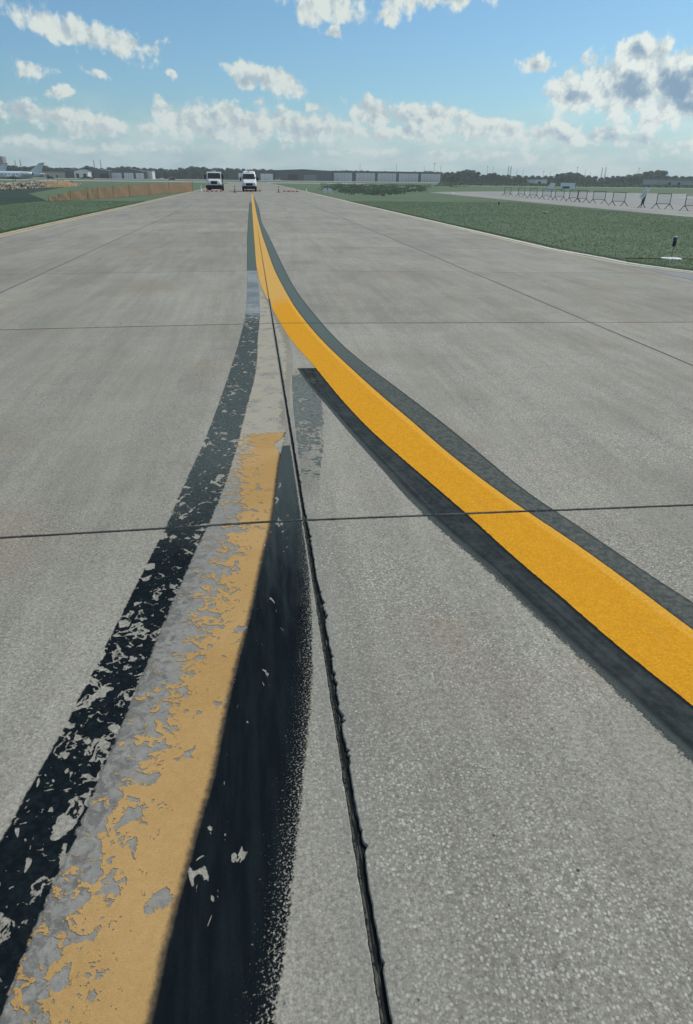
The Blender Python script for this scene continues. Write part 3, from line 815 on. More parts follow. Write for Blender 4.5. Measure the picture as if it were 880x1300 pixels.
def wheel(parent, x, y, r, w, z=None):
    z = r if z is None else z
    t = MB(); rings = []
    for rr, xx in ((r * .62, -w / 2), (r * .93, -w / 2), (r, -w * .35), (r, w * .35), (r * .93, w / 2), (r * .62, w / 2)):
        rings.append([(x + xx, y + rr * math.cos(a), z + rr * math.sin(a)) for a in [k * math.pi / 10 for k in range(20)]])
    t.loft(rings, True); o = t.build('wheel', M_RUB, parent, True)
    q = MB().tube((x - w * .52, y, z), (x + w * .52, y, z), r * .55, r * .55, 14); q.build('rim', M_CHR, o)
    return o
def place(o, px, Y, z=GZ, rz=0.):
    o.location = (AX(px, Y), Y, z); o.rotation_euler = (0, 0, rz); return o

# --- left truck (front faces -Y)
def truck():
    t = thing('truck', 'white truck with squared cab and tall side mirrors, nearest the orange mesh fence', 'truck')
    MB().prism([(0.95, 1.25), (1.02, 1.75), (1.25, 2.42), (1.42, 2.50), (2.7, 2.50), (2.75, .75), (.95, .75)], -1.0, 1.0).build('cab', M_WHITE, t)
    hood = MB(); rings = []
    for y, w, z0, z1 in ((-.02, .70, .72, 1.30), (.10, .84, .66, 1.42), (.6, .92, .66, 1.52), (.98, .97, .66, 1.62)):
        rings.append([(-w, y, z0), (w, y, z0), (w, y, z1 - .14), (w - .16, y, z1), (-w + .16, y, z1), (-w, y, z1 - .14)])
    hood.loft(rings).build('hood', M_WHITE, t)
    MB().add([(-.90, .955, 1.66), (.90, .955, 1.66), (.84, 1.17, 2.34), (-.84, 1.17, 2.34), (-.90, 1.03, 1.66), (.90, 1.03, 1.66), (.84, 1.25, 2.34), (-.84, 1.25, 2.34)],
             [(0, 1, 2, 3), (4, 7, 6, 5), (0, 4, 5, 1), (1, 5, 6, 2), (2, 6, 7, 3), (3, 7, 4, 0)]).build('windshield', M_GLASS, t)
    for s_ in (-1, 1): MB().box(min(s_ * 1.003, s_ * 1.02), max(s_ * 1.003, s_ * 1.02), 1.35, 2.1, 1.62, 2.28, .005).build('side_window', M_GLASS, t)
    g = MB()
    for k in range(6): g.box(-.40, .40, -.06, -.025, .98 + k * .055, 1.005 + k * .055)
    g.box(-.45, .45, -.035, -.01, .93, 1.34, .01).build('grille', M_GRILLE, t)
    MB().box(-1.14, 1.14, -.28, .05, .42, .80, .04).build('bumper', M_BLACK, t)
    MB().box(-1.12, 1.12, -.10, .9, .30, .72, .06).build('front_skirt', M_BLACK, t)
    for s_ in (-1, 1):
        MB().box(s_ * .72 - .13, s_ * .72 + .13, -.03, .05, .86, 1.06, .03).build('headlight', M_LENS, t)
        mb = MB().box(s_ * 1.24 - .1, s_ * 1.24 + .1, .95, 1.05, 1.55, 2.15, .03); mb.tube((s_ * .98, 1.1, 2.05), (s_ * 1.24, 1.0, 2.1), .02); mb.tube((s_ * .98, 1.1, 1.65), (s_ * 1.24, 1.0, 1.62), .02); mb.build('mirror', M_BLACK, t)
        MB().box(s_ * .92 - .17, s_ * .92 + .17, .05, 1.2, .70, 1.02, .08).build('fender', M_WHITE, t)
        wheel(t, s_ * .95, .62, .47, .28); wheel(t, s_ * .92, 5.2, .47, .5)
    MB().box(-.32, .32, 1.55, 1.85, 2.52, 2.66, .03).build('roof_beacon', M_LENS, t)
    MB().tube((-.5, 1.9, 2.5), (-.5, 1.9, 3.1), .012).build('antenna', M_GREY, t)
    MB().box(-1.05, 1.05, 3.0, 6.8, .95, 1.25, .03).box(-1.15, 1.15, 2.95, 3.05, 1.25, 2.35, .01).box(-1.15, -1.1, 3.05, 6.8, 1.2, 1.6).box(1.1, 1.15, 3.05, 6.8, 1.2, 1.6).build('truck_bed', M_GREY, t)
    MB().box(-.45, .45, .5, 6.6, .55, .72).build('chassis', M_BLACK, t)
    w = MB(); w.tube((-.7, 1.0, 1.69), (-.1, 1.10, 2.0), .012); w.tube((.05, 1.0, 1.69), (.65, 1.10, 2.0), .012); w.build('wiper', M_BLACK, t)
    return t
tk = truck(); place(tk, 271.3, 108, gz(6) + .0)
tk.location.z = gz(abs(tk.location.x))

def van():
    t = thing('van', 'white high-roof van with amber roof beacon at the end of the yellow line', 'van')
    b = MB(); rings = []
    def ring(y, w, z0, z1, tw, r=.16):
        return [(-w, y, z0), (w, y, z0), (w, y, z0 + (z1 - z0) * .55), (tw, y, z1 - r), (tw - r, y, z1), (-tw + r, y, z1), (-tw, y, z1 - r), (-w, y, z0 + (z1 - z0) * .55)]
    rings = [ring(-.02, .80, .55, 1.02, .70, .1), ring(.10, .95, .50, 1.16, .84, .1), ring(.75, 1.0, .42, 1.42, .90, .12), ring(1.0, 1.02, .42, 1.60, .92), ring(1.62, 1.02, .42, 2.28, .88), ring(1.9, 1.02, .42, 2.50, .86), ring(2.6, 1.02, .42, 2.62, .86), ring(6.0, 1.02, .42, 2.62, .86), ring(6.1, 1.0, .45, 2.58, .84)]
    b.loft(rings).build('body', M_WHITE, t)
    MB().add([(-.86, .955, 1.60), (.86, .955, 1.60), (.80, 1.50, 2.24), (-.80, 1.50, 2.24), (-.86, 1.1, 1.5), (.86, 1.1, 1.5), (.80, 1.62, 2.18), (-.80, 1.62, 2.18)],
             [(0, 1, 2, 3), (4, 7, 6, 5), (0, 4, 5, 1), (1, 5, 6, 2), (2, 6, 7, 3), (3, 7, 4, 0)]).build('windshield', M_GLASS, t)
    g = MB()
    for k in range(5): g.box(-.42, .42, -.09, -.05, .80 + k * .06, .83 + k * .06)
    g.box(-.48, .48, -.06, .0, .76, 1.08, .02).build('grille', M_GRILLE, t)
    MB().box(-1.02, 1.02, -.20, .25, .32, .70, .06).build('bumper', M_BLACK, t)
    for s_ in (-1, 1):
        MB().box(s_ * .70 - .16, s_ * .70 + .16, -.05, .25, .86, 1.08, .04).build('headlight', M_LENS, t)
        mb = MB().box(s_ * 1.22 - .1, s_ * 1.22 + .1, 1.0, 1.1, 1.35, 1.80, .03); mb.tube((s_ * 1.0, 1.15, 1.45), (s_ * 1.22, 1.06, 1.5), .025); mb.build('mirror', M_BLACK, t)
        MB().box(min(s_ * 1.0, s_ * 1.03), max(s_ * 1.0, s_ * 1.03), 1.3, 2.2, 1.45, 2.0, .005).build('side_window', M_GLASS, t)
        wheel(t, s_ * .88, .95, .36, .24); wheel(t, s_ * .88, 4.8, .36, .24)
    MB().tube((0, 1.95, 2.56), (0, 1.95, 2.60), .14, .14, 12).build('beacon_base', M_BLACK, t)
    bb = MB(); bb.loft([[(r_ * math.cos(a), 1.95 + r_ * math.sin(a), z_) for a in [k * math.pi / 6 for k in range(12)]] for r_, z_ in ((.12, 2.60), (.12, 2.70), (.09, 2.77), (.03, 2.80))]); bb.build('beacon_lens', M_AMBER, t, True)
    return t
vn = van(); place(vn, 316.2, 106, 0.); vn.location.z = gz(abs(vn.location.x))

# --- low profile barricades on the taxiway
def low_barricade(label, px, py):
    x, y = G(px, py); t = thing('low_barricade', label, 'barricade', (x, y, gz(x)), 0, 'low barricades closing the taxiway')
    m = MB(); m.prism([(-.14, 0), (.14, 0), (.10, .20), (-.10, .20)], -1.22, 1.22); m.build('base_beam', M_WPL, t)
    for k in range(4):
        a = -1.1 + k * .62; MB().add([(a, -.142, .02), (a + .32, -.142, .02), (a + .40, -.114, .18), (a + .08, -.114, .18), (a, -.13, .02), (a + .32, -.13, .02), (a + .40, -.10, .18), (a + .08, -.10, .18)], [(0, 1, 2, 3), (0, 4, 5, 1), (1, 5, 6, 2), (2, 6, 7, 3), (3, 7, 4, 0)]).build('orange_stripe', M_ORANGE, t)
    for s_ in (-.95, 0, .95):
        MB().tube((s_, 0, .20), (s_, 0, .25), .05, .05, 8).tube((s_, 0, .25), (s_, 0, .36), .07, .04, 8).build('warning_lamp', M_AMBER if s_ else M_ORANGE, t)
    return t
low_barricade('orange and white low barricade lying in front of the squared white truck', 272, 243.6)
low_barricade('orange and white low barricade across the yellow line in front of the van', 321.5, 243.0)
low_barricade('orange and white low barricade nearest the right edge of the taxiway', 369, 243.8)

def delineator(label, px, py, mat, h=.75):
    x, y = G(px, py); t = thing('delineator_post', label, 'post', (x, y, gz(min(abs(x), EDGE))), 0)
    MB().loft([[(r_ * math.cos(a), r_ * math.sin(a), z_) for a in [k * math.pi / 5 for k in range(10)]] for r_, z_ in ((.24, 0), (.23, .05), (.16, .09), (.07, .12), (.055, h * .9), (.065, h * .93), (.05, h))]).build('post', mat, t, True)
    MB().tube((0, 0, h * .62), (0, 0, h * .80), .064, .062, 10).build('reflective_band', M_WPL, t)
    MB().box(-.25, .25, -.25, .25, -.01, .035, .01).build('base', M_RUB, t)
    return t
delineator('pale upright post standing left of the squared truck', 255.6, 243.2, M_WPL)
delineator('slim dark green post between the truck and the van', 298.5, 244.3, M_DKG, .8)
delineator('slim dark green post right of the van, beside a low barricade', 354, 244.3, M_DKG, .8)
delineator('short pale post in the grass just past the right taxiway edge', 389, 243.5, M_WPL, .5)
# small folded white board in the grass
x, y = G0(416, 246)
t = thing('folding_board', 'small white folding A-frame board in the grass by the dark weeds', 'board', (x, y, GZ), .2)
for s_ in (-1, 1):
    MB().box(s_ * .33 - .30, s_ * .33 + .30, -.02, .02, .04, .68, .008, Matrix.Rotation(s_ * .30, 3, 'Y'), (s_ * .33, 0, .4)).build('panel', M_WPL, t)
MB().tube((.72, .1, 0), (.62, .1, .45), .04, .03).build('leg', M_WPL, t)

# --- orange mesh fence (left)
def mat_mesh(name, c1, c2, cover):
    m = Mat(name, .7, .2); u, v, _ = m.xyz(m.tc('UV')); p = m.tc()
    n = m.noise(p, 1.2, 4); a = (u * 14.).frac(); b = (v * 14.).frac()
    open_ = ((a - .5).abs().max((b - .5).abs())); solid = open_.gt(.5 - cover)
    m.color(m.mix(n.ss(.35, .65), c1, c2)); m.alpha(solid); return m.m
M_OMESH = mat_mesh('orange safety mesh', (.38, .135, .065), (.30, .115, .06), .135)
fp = [(62, 256, 249.6), (75, 255.4, 246.6), (90, 254.6, 243.4), (112, 253.4, 239.8), (125, 252.8, 238.4), (145, 251.6, 236.4), (165, 250, 235.0), (190, 248, 233.4), (215, 246, 231.9), (245, 244, 230.4)]
t = None; V, F, U = [], [], []; posts = []; s_acc = 0.; prev = None
P3 = []
for px, pb, pt in fp:
    x, y = G0(px, pb); P3.append((x, y, AZ(px, pt, y)))
t = thing('mesh_fence', 'orange plastic mesh fence sagging on thin posts across the left grass', 'fence', (P3[0][0], P3[0][1], GZ)); o0 = Vector((P3[0][0], P3[0][1], GZ))
ctr = []
for a, b in zip(P3, P3[1:]):
    for k in range(8):
        q = k / 8; sag = -.07 * math.sin(math.pi * q); ctr.append((a[0] + (b[0] - a[0]) * q + rnd.gauss(0, .02), a[1] + (b[1] - a[1]) * q + rnd.gauss(0, .05), a[2] + (b[2] - a[2]) * q + sag))
ctr.append(P3[-1])
for k, (x, y, zt) in enumerate(ctr):
    if prev: s_acc += math.hypot(x - prev[0], y - prev[1])
    prev = (x, y)
    for j in range(4):
        q = j / 3; V.append(Vector((x + .05 * math.sin(q * 3 + k), y, GZ + .03 + (zt - GZ - .03) * q)) - o0); U.append((s_acc, (zt - GZ) * q))
for k in range(len(ctr) - 1):
    for j in range(3): F.append((k * 4 + j, k * 4 + 4 + j, k * 4 + 5 + j, k * 4 + 1 + j))
obj('mesh', V, F, M_OMESH, t, U)
for (x, y, zt) in P3: MB().tube(Vector((x, y + .03, GZ - .1)) - o0, Vector((x + .03, y + .03, zt + .08)) - o0, .022).build('post', M_GREY, t)
# --- rubble bank and orange netting by the parked jets
V, F = [], []
def stone(c, r, V, F):
    k = len(V); bm = bmesh.new(); bmesh.ops.create_icosphere(bm, subdivisions=1, radius=1)
    s = Vector((rnd.uniform(.7, 1.3), rnd.uniform(.7, 1.3), rnd.uniform(.5, .9))) * r
    for v in bm.verts: V.append(c + Vector((v.co.x * s.x, v.co.y * s.y, v.co.z * s.z)) * rnd.uniform(.8, 1.15))
    for f in bm.faces: F.append(tuple(k + v.index for v in f.verts))
    bm.free()
for _ in range(1500):
    px = rnd.uniform(-40, 97); w = min(1, (99 - px) / 25)
    bx, by = G0(px, 241.5 - max(px, -40) * .055); by += rnd.random() * 5; bx += rnd.gauss(0, .1)
    hh = .95 * max(.3, w) * (by * .008); z_ = GZ + rnd.random() ** 1.3 * hh
    stone(Vector((bx, by + z_ * 1.2, z_)), rnd.uniform(.10, .30), V, F)
m = Mat('broken concrete', .9, .2); g = m.nt.nodes.new('ShaderNodeNewGeometry'); ri = E(m.nt, g.outputs['Random Per Island'])
m.color(m.mix(ri, (.23, .205, .16), (.46, .43, .36))); M_RUBBLE = m.m
tag(obj('rubble_bank', V, F, M_RUBBLE, kind='stuff'), 'low bank of pale broken rubble in front of the parked jets', 'rubble')
nb = [(48, 237.8, 230.5), (60, 237.3, 230.2), (72, 236.9, 230.6), (84, 236.4, 230.4), (92, 235.9, 231), (98, 235.6, 233.5)]
M_ONET = mat_mesh('bright orange netting', (.62, .32, .12), (.42, .34, .22), .17)
V, F, U = [], [], []; pts = []
x, y = G0(48, 237.8); o0 = Vector((x, y, GZ)); t = thing('orange_netting', 'bright orange crumpled netting strung beyond the pale rubble bank', 'netting', o0)
for px, pb, pt in nb:
    x, y = G0(px, pb + .3); y -= 6; x = AX(px, y); pts.append((x, y, AZ(px, pt, y)))
c2 = []
for a, b in zip(pts, pts[1:]):
    for k in range(5): q = k / 5; c2.append((a[0] + (b[0] - a[0]) * q, a[1] + (b[1] - a[1]) * q + rnd.gauss(0, .2), a[2] + (b[2] - a[2]) * q + rnd.gauss(0, .10)))
for k, (x, y, zt) in enumerate(c2):
    for j in range(3): q = j / 2; V.append(Vector((x, y + .15 * math.sin(k * 2.1 + q * 3), GZ + (zt - GZ) * q)) - o0); U.append((k * .7, q * 1.2))
for k in range(len(c2) - 1):
    for j in range(2): F.append((k * 3 + j, k * 3 + 3 + j, k * 3 + 4 + j, k * 3 + 1 + j))
obj('net', V, F, M_ONET, t, U)
for (x, y, zt) in pts: MB().tube(Vector((x, y, GZ - .1)) - o0, Vector((x, y, zt + .1)) - o0, .025).build('post', M_GREY, t)

# --- business jets: local +x towards the tail, nose at -x
def jet(label, px_tail, Y, rz):
    t = thing('business_jet', label, 'aircraft', (AX(px_tail, Y), Y, GZ), rz)
    M_JET = simple('jet paint', (.66, .70, .76), .3, .5, var=.04); n = 16
    prof = [(-16, .05, 1.55), (-15.6, .30, 1.58), (-14.6, .62, 1.68), (-13.4, .84, 1.82), (-12.4, .95, 1.9), (-5.5, .95, 1.9), (-3.0, .80, 1.98), (-1.2, .48, 2.12), (.2, .22, 2.25), (.9, .06, 2.3)]
    MB().loft([[(x, r_ * math.cos(a), z_ + r_ * math.sin(a)) for a in [k * 2 * math.pi / n for k in range(n)]] for x, r_, z_ in prof]).build('fuselage', M_JET, t, True)
    for s_ in (-1, 1):
        MB().loft([[(-9.4, s_ * .6, 1.22), (-8., s_ * .6, 1.34), (-6.2, s_ * .6, 1.25), (-8., s_ * .6, 1.12)], [(-6.6, s_ * 6.6, 1.62), (-6.2, s_ * 6.6, 1.67), (-5.6, s_ * 6.6, 1.62), (-6.2, s_ * 6.6, 1.58)], [(-6.0, s_ * 6.9, 2.3), (-5.8, s_ * 6.95, 2.32), (-5.4, s_ * 6.95, 2.3), (-5.8, s_ * 6.95, 2.28)]]).build('wing', M_JET, t)
        e = MB(); e.loft([[(x, s_ * 1.45 + r_ * math.cos(a), 2.25 + r_ * math.sin(a)) for a in [k * math.pi / 6 for k in range(12)]] for x, r_ in ((-4.9, .40), (-4.6, .48), (-3.4, .47), (-2.2, .34))]); eo = e.build('engine', M_JET, t, True)
        MB().tube((-4.92, s_ * 1.45, 2.25), (-4.88, s_ * 1.45, 2.25), .38, .38, 12).build('intake', M_BLACK, eo); MB().tube((-2.22, s_ * 1.45, 2.25), (-1.9, s_ * 1.45, 2.25), .30, .24, 12).build('exhaust', M_GREY, eo)
        MB().tube((-7.4, s_ * 1.4, .3), (-7.4, s_ * 1.3, 1.3), .07).build('gear_leg', M_GREY, t); wheel(t, s_ * 1.4, -7.4, .3, .2).rotation_euler = (0, 0, R(90))
        MB().loft([[(-.2, 0, 5.0), (.6, 0, 5.05), (1.4, 0, 5.0), (.6, 0, 4.95)], [(1.1, s_ * 2.3, 5.02), (1.4, s_ * 2.3, 5.04), (1.8, s_ * 2.3, 5.02), (1.4, s_ * 2.3, 5.0)]]).build('tailplane', M_JET, t)
    MB().loft([[(-3.4, -.12, 2.5), (-3.4, .12, 2.5), (-.2, .06, 2.4), (-.2, -.06, 2.4)], [(-.3, -.07, 4.95), (-.3, .07, 4.95), (1.1, .03, 4.95), (1.1, -.03, 4.95)]]).build('fin', M_JET, t)
    MB().tube((-14., 0, .25), (-14., 0, 1.1), .06).build('gear_leg', M_GREY, t)
    w = MB()
    MB().box(-14.75, -14.3, -.66, .66, 1.95, 2.2, .06).build('cockpit_window', M_GLASS, t)
    for k in range(7): MB().tube((-12 + k * .95, -.99, 2.1), (-12 + k * .95, .99, 2.1), .15, .15, 8).build('cabin_window', M_GLASS, t)
    return t
def fix_wheels(t):
    for c in [x for x in COL.objects if x.parent == t and x.name.startswith('wheel')]:
        pass
j1 = jet('white business jet with tall swept tail fin, nearest the orange netting', 54, 218, R(4))
j2 = jet('white business jet at the left border, its fin left of the other jet', 8.5, 235, R(-6))

# --- apron crowd barriers
M_BAR = simple('galvanised bars', (.40, .43, .43), .5, .4, .3)
def barrier(label, pxl, pxr, py):
    a, b = G0(pxl, py), G0(pxr, py + (pxr - pxl) * .035); w = math.hypot(b[0] - a[0], b[1] - a[1]); rz = math.atan2(b[1] - a[1], b[0] - a[0])
    t = thing('crowd_barrier', label, 'barrier', ((a[0] + b[0]) / 2, (a[1] + b[1]) / 2, GZ + .012), rz, 'barriers standing along the apron'); h = 1.05; w = min(max(w, 1.0), 1.7)
    for s_ in (-1, 1):
        x = s_ * w / 2; m = MB(); m.tube((x, 0, .28), (x, 0, h), .028); 
        m.tube((x - .26, -.16, 0), (x, 0, .36), .026); m.tube((x + .26, .16, 0), (x, 0, .36), .026); m.build('leg', M_DKG, t)
    MB().tube((-w / 2, 0, h), (w / 2, 0, h), .024).build('top_rail', M_GREY, t)
    MB().tube((-w / 2, 0, .36), (w / 2, 0, .36), .02).build('bottom_rail', M_GREY, t)
    m = MB(); k = -w / 2 + .09
    while k < w / 2 - .05: m.tube((k, 0, .36), (k, 0, h), .009, .009, 5); k += .10
    m.build('infill_bars', M_BAR, t); return t
for lab, a, b, yb in (('farthest small crowd barrier, at the left end of the row on the apron', 640, 648, 249.0), ('small crowd barrier second from the left end of the apron row', 657.5, 665.5, 250.2),
        ('crowd barrier third from the left end of the apron row', 672, 681, 251.6), ('crowd barrier on the apron in front of the tilted white sign', 688, 699, 253.2),
        ('crowd barrier on the apron just left of the wide white sign', 704, 715, 254.6), ('crowd barrier on the apron below the right half of the wide white sign', 722, 733, 256.0),
        ('crowd barrier just right of the wide white sign on the apron', 733, 743, 257.0),
        ('crowd barrier in the middle of the gap between the white sign and the leaning placard', 752, 767, 258.6), ('crowd barrier immediately left of the leaning placard', 776.5, 792, 261.4),
        ('crowd barrier immediately right of the leaning placard', 832, 849, 265.0), ('nearest crowd barrier, cut by the right border of the picture', 868, 887, 268.0)):
    barrier(lab, a, b, yb)
# leaning placard on a stand
x, y = G0(814.5, 264.2)
t = thing('placard_stand', 'white placard leaning on a dark trestle between two crowd barriers', 'sign', (x, y, GZ + .012), R(-15))
m = MB(); m.tube((-.28, 0, 0), (0, 0, .36), .03); m.tube((.28, 0, 0), (0, 0, .36), .03); m.tube((.02, .35, 0), (0, 0, .36), .03); m.build('leg', M_DKG, t)
MB().box(-.11, .11, -.03, .03, .30, 1.12, .01, Matrix.Rotation(.12, 3, 'Y'), (0, 0, .3)).build('trestle', M_DKG, t)
pl = MB().box(-.16, .16, -.075, -.045, .60, 1.46, .01, Matrix.Rotation(.62, 3, 'Y'), (0, 0, 1.0)); pl.build('placard', M_WPL, t)
m = MB()
for k in range(3): m.box(-.10 + k * .07, -.07 + k * .07, -.080, -.0775, .75, 1.25, 0, Matrix.Rotation(.62, 3, 'Y'), (0, 0, 1.0))
m.build('placard_stripe', simple('bluish print', (.25, .38, .5), .6), t)
# two white signs beyond the apron
x, y = G0(701, 246.5); y *= .98
t = thing('tilted_sign', 'white sign board tilted like a parallelogram beyond the apron', 'sign', (AX(701, 150), 150, GZ), 0)
k_ = 150 / 1000.
MB().add([(-.95, 0, .25), (.15, 0, .02), (1.05, 0, 1.5), (-.0, 0, 1.72), (-.95, .12, .25), (.15, .12, .02), (1.05, .12, 1.5), (-.0, .12, 1.72)], [(0, 1, 2, 3), (4, 7, 6, 5), (0, 4, 5, 1), (1, 5, 6, 2), (2, 6, 7, 3), (3, 7, 4, 0)]).build('panel', simple('pale sign face', (.74, .78, .80), .5), t)
MB().tube((-.3, .2, 0), (-.1, .15, 1.2), .04).tube((.5, .2, 0), (.4, .15, .9), .04).build('leg', M_DKG, t)
MB().add([(-.55, -.012, .35), (-.40, -.012, .32), (.42, -.012, 1.45), (.28, -.012, 1.5)], [(0, 1, 2, 3)]).build('pale_stripe', M_WPL, t)
t = thing('wide_sign', 'wide white rectangular sign board with a grey strip beyond the apron', 'sign', (AX(722.5, 155), 155, GZ), 0)
MB().box(-1.65, 1.65, 0, .12, .42, 1.66, .01).build('panel', _simple['pale sign face'], t)
MB().box(-1.2, .4, -.02, -.004, .55, .98).build('grey_strip', M_GREY, t)
MB().box(-1.3, -1.2, .0, .1, 0, .42).box(1.2, 1.3, 0, .1, 0, .42).build('leg', M_DKG, t)
# --- taxiway edge marker lights
def edge_light(label, px, py, h=.54, pad=True):
    x, y = G0(px, py); t = thing('edge_light', label, 'light', (x, y, GZ))
    if pad: MB().loft([[(r_ * math.cos(a) * 1.0, r_ * math.sin(a), z_) for a in [k * math.pi / 12 for k in range(24)]] for r_, z_ in ((.26, 0), (.26, .016), (.24, .022))]).build('base_pad', M_WPL, t)
    MB().tube((0, 0, .04), (0, 0, h - .2), .009, .009, 8).build('stem', simple('rusty stem', (.20, .16, .12), .8), t)
    MB().tube((0, 0, h - .24), (0, 0, h - .20), .035, .045, 12).build('collar', M_BLACK, t)
    pr = [(.040, h - .20), (.052, h - .17), (.054, h - .10), (.047, h - .04), (.03, h - .01), (.008, h)]
    MB().loft([[(r_ * math.cos(a), r_ * math.sin(a), z_) for a in [k * math.pi / 8 for k in range(16)]] for r_, z_ in pr]).build('lens', simple('dark blue lens', (.015, .022, .035), .15, .6), t, True)
    MB().loft([[(r_ * math.cos(a), r_ * math.sin(a), z_) for a in [k * math.pi / 8 for k in range(16)]] for r_, z_ in ((.055, h - .03), (.05, h - .01), (.032, h + .008), (.008, h + .012))]).build('cap', simple('grey cap', (.42, .44, .45), .5), t, True)
    m = MB()
    for s_ in (-1, 1): m.tube((s_ * .057, 0, h - .19), (s_ * .057, 0, h - .03), .006)
    m.build('guard', M_WPL, t)
    return t
edge_light('taxiway edge light with dark lens on a white base pad, at the right border', 852, 328.5)
edge_light('small dark edge light in the grass before the far apron', 633, 263.3, .42, False)
# bare strip the light stands in
x, y = G0(852, 328.5)
V = []; F = []
for k in range(25):
    q = k / 24; X = x - 1.25 + 3.2 * q; Y = y - .02 + .03 * math.sin(k * 1.3) - .25 * (q - .4); w = .055 + .03 * abs(math.sin(k * 2.7)); V += [(X, Y - w, GZ + .012), (X, Y + w, GZ + .012)]
for k in range(24): F.append((2 * k, 2 * k + 2, 2 * k + 3, 2 * k + 1))
struct('soil_strip', V, F, M_SOIL)
for i, (px, py, r_, lab) in enumerate(((735, 1104, .006, 'tiny white chip on the bare concrete between the joint and the yellow line'), (628, 1060, .004, 'tiniest pale chip right of the centre joint'), (692.5, 271, .13, 'pale stone lying in the right grass before the apron'), (123, 268.3, .06, 'tiny pale stone on the left edge line'), (441, 253.3, .11, 'small pale stone in the grass near the dark weeds'))):
    x, y = G0(px, py) if py < 400 else G(px, py); V, F = [], []; stone(Vector((0, 0, r_ * .4)), r_, V, F); o = obj('stone', V, F, M_RUBBLE); o.location = (x, y, GZ if py < 400 else gz(x) + .001); tag(o, lab, 'stone')

# ------------------------------------------------------------------ far buildings
M_BDK = simple('dark hangar cladding', (.060, .072, .075), .8, .2, var=.15, sc=.1)
M_BROOF = simple('grey roof sheet', (.17, .18, .18), .6, .3, var=.1, sc=.1)
M_DOOR = simple('pale hangar door', (.52, .53, .53), .6, .3, var=.06, sc=.2)
M_DOORW = simple('white hangar door', (.62, .64, .64), .6, .3, var=.05, sc=.2)
M_OPEN = simple('dark opening', (.012, .014, .016), .9, .1)
M_BEIGE = simple('beige wall', (.40, .36, .30), .8, .2, var=.06, sc=.1)
def hangar(label, px0, px1, Y, pyt, doors, wall, door_mat, roofh=1.0, gable=False, depth=25, name='hangar', cat='hangar', pyr=None):
    x0, x1 = AX(px0, Y), AX(px1, Y); xc = (x0 + x1) / 2; top = AZ((px0 + px1) / 2, pyt, Y) - GZ
    t = thing(name, label, cat, (xc, Y, GZ)); hw = (x1 - x0) / 2; eave = max(2.2, top - roofh)
    if gable: m = MB().add([(-hw, 0, 0), (hw, 0, 0), (hw, 0, eave), (0, 0, top), (-hw, 0, eave), (-hw, depth, 0), (hw, depth, 0), (hw, depth, eave), (0, depth, top), (-hw, depth, eave)],
                  [(0, 1, 2, 3, 4), (9, 8, 7, 6, 5), (0, 4, 9, 5), (1, 6, 7, 2), (2, 7, 8, 3), (3, 8, 9, 4)])
    else: m = MB().box(-hw, hw, 0, depth, 0, eave)
    m.build('wall', wall, t)
    if gable:
        for s_ in (-1, 1): MB().add([(0, -.4, top + .05), (s_ * (hw + .5), -.4, eave + .02), (s_ * (hw + .5), depth, eave + .02), (0, depth, top + .05), (0, -.4, top + .35), (s_ * (hw + .5), -.4, eave + .32), (s_ * (hw + .5), depth, eave + .32), (0, depth, top + .35)], [(0, 1, 2, 3), (4, 5, 6, 7), (0, 1, 5, 4), (1, 2, 6, 5), (3, 2, 6, 7)]).build('roof', M_BROOF, t)
    else: MB().box(-hw - .6, hw + .6, -.6, depth + .3, eave + .01, top, .1).build('roof', M_BDK if wall is M_BDK else M_BROOF, t)
    for (a, b, frac, dm) in doors:
        xa, xb = AX(a, Y) - xc, AX(b, Y) - xc; d = MB().box(xa, xb, -.35, -.003, .02, eave * frac); n = max(2, int((xb - xa) / 4))
        do = d.build('hangar_door', dm, t)
        if dm is not M_OPEN:
            q = MB()
            for k in range(1, n): X = xa + (xb - xa) * k / n; q.box(X - .08, X + .08, -.42, -.355, .05, eave * frac - .05)
            q.build('door_rib', M_GREY, do)
    return t
YH = 900
hangar('long dark hangar row with five pale grey sliding doors, right of the taxiway', 422, 561, YH, 217.6, [(424, 447 , .9, M_DOOR), (452, 476, .92, M_DOOR), (479.5, 503, .92, M_DOOR), (506.5, 531, .92, M_DOOR), (534.5, 559, .92, M_DOOR)], M_BDK, M_DOOR, 1.2)
hangar('long dark hangar with a sloping roof and black opening, right of the van', 349, 421, YH - 10, 215.2, [(365, 378, .6, M_OPEN), (386, 402, .62, M_GREY)], M_BDK, M_DOOR, 1.4, True)
hangar('dark hangar with one white door just right of the van', 325, 348, YH - 20, 216.6, [(331, 346.5, .78, M_DOORW)], M_BDK, M_DOORW, 1.2)
hangar('small dark hangar with a pale door just left of the van', 290, 312, YH - 20, 216.2, [(303, 310, .8, M_DOORW)], M_BDK, M_DOORW, 1.)
hangar('dark gabled hangar with three white doors near the left treeline', 140, 187, YH - 30, 214.0, [(142, 155, .86, M_DOORW), (158, 170, .86, M_DOORW), (173, 183, .86, M_DOORW)], M_BDK, M_DOORW, 3.4, True)
hangar('dark hangar with a wide black opening left of the three white doors', 113, 139, YH - 40, 214.8, [(127, 138.5, .62, M_OPEN)], M_BDK, M_DOOR, 1.6, True)
hangar('small white gabled building with two dark openings', 95, 112.5, YH - 60, 215.4, [(97.5, 101, .7, M_OPEN), (106.5, 110.5, .7, M_OPEN)], M_DOORW, M_OPEN, 1.8, True)
hangar('dark square shed between the beige building and the white gabled one', 83.5, 94.5, YH - 60, 217.2, [], M_BDK, M_DOOR, .6, name='shed', cat='shed')
hangar('long low beige building behind the orange netting', 55, 83, YH - 60, 217.8, [(60, 63, .5, M_OPEN), (72, 74, .5, M_OPEN)], M_BEIGE, M_DOOR, .7, name='low_building', cat='building')
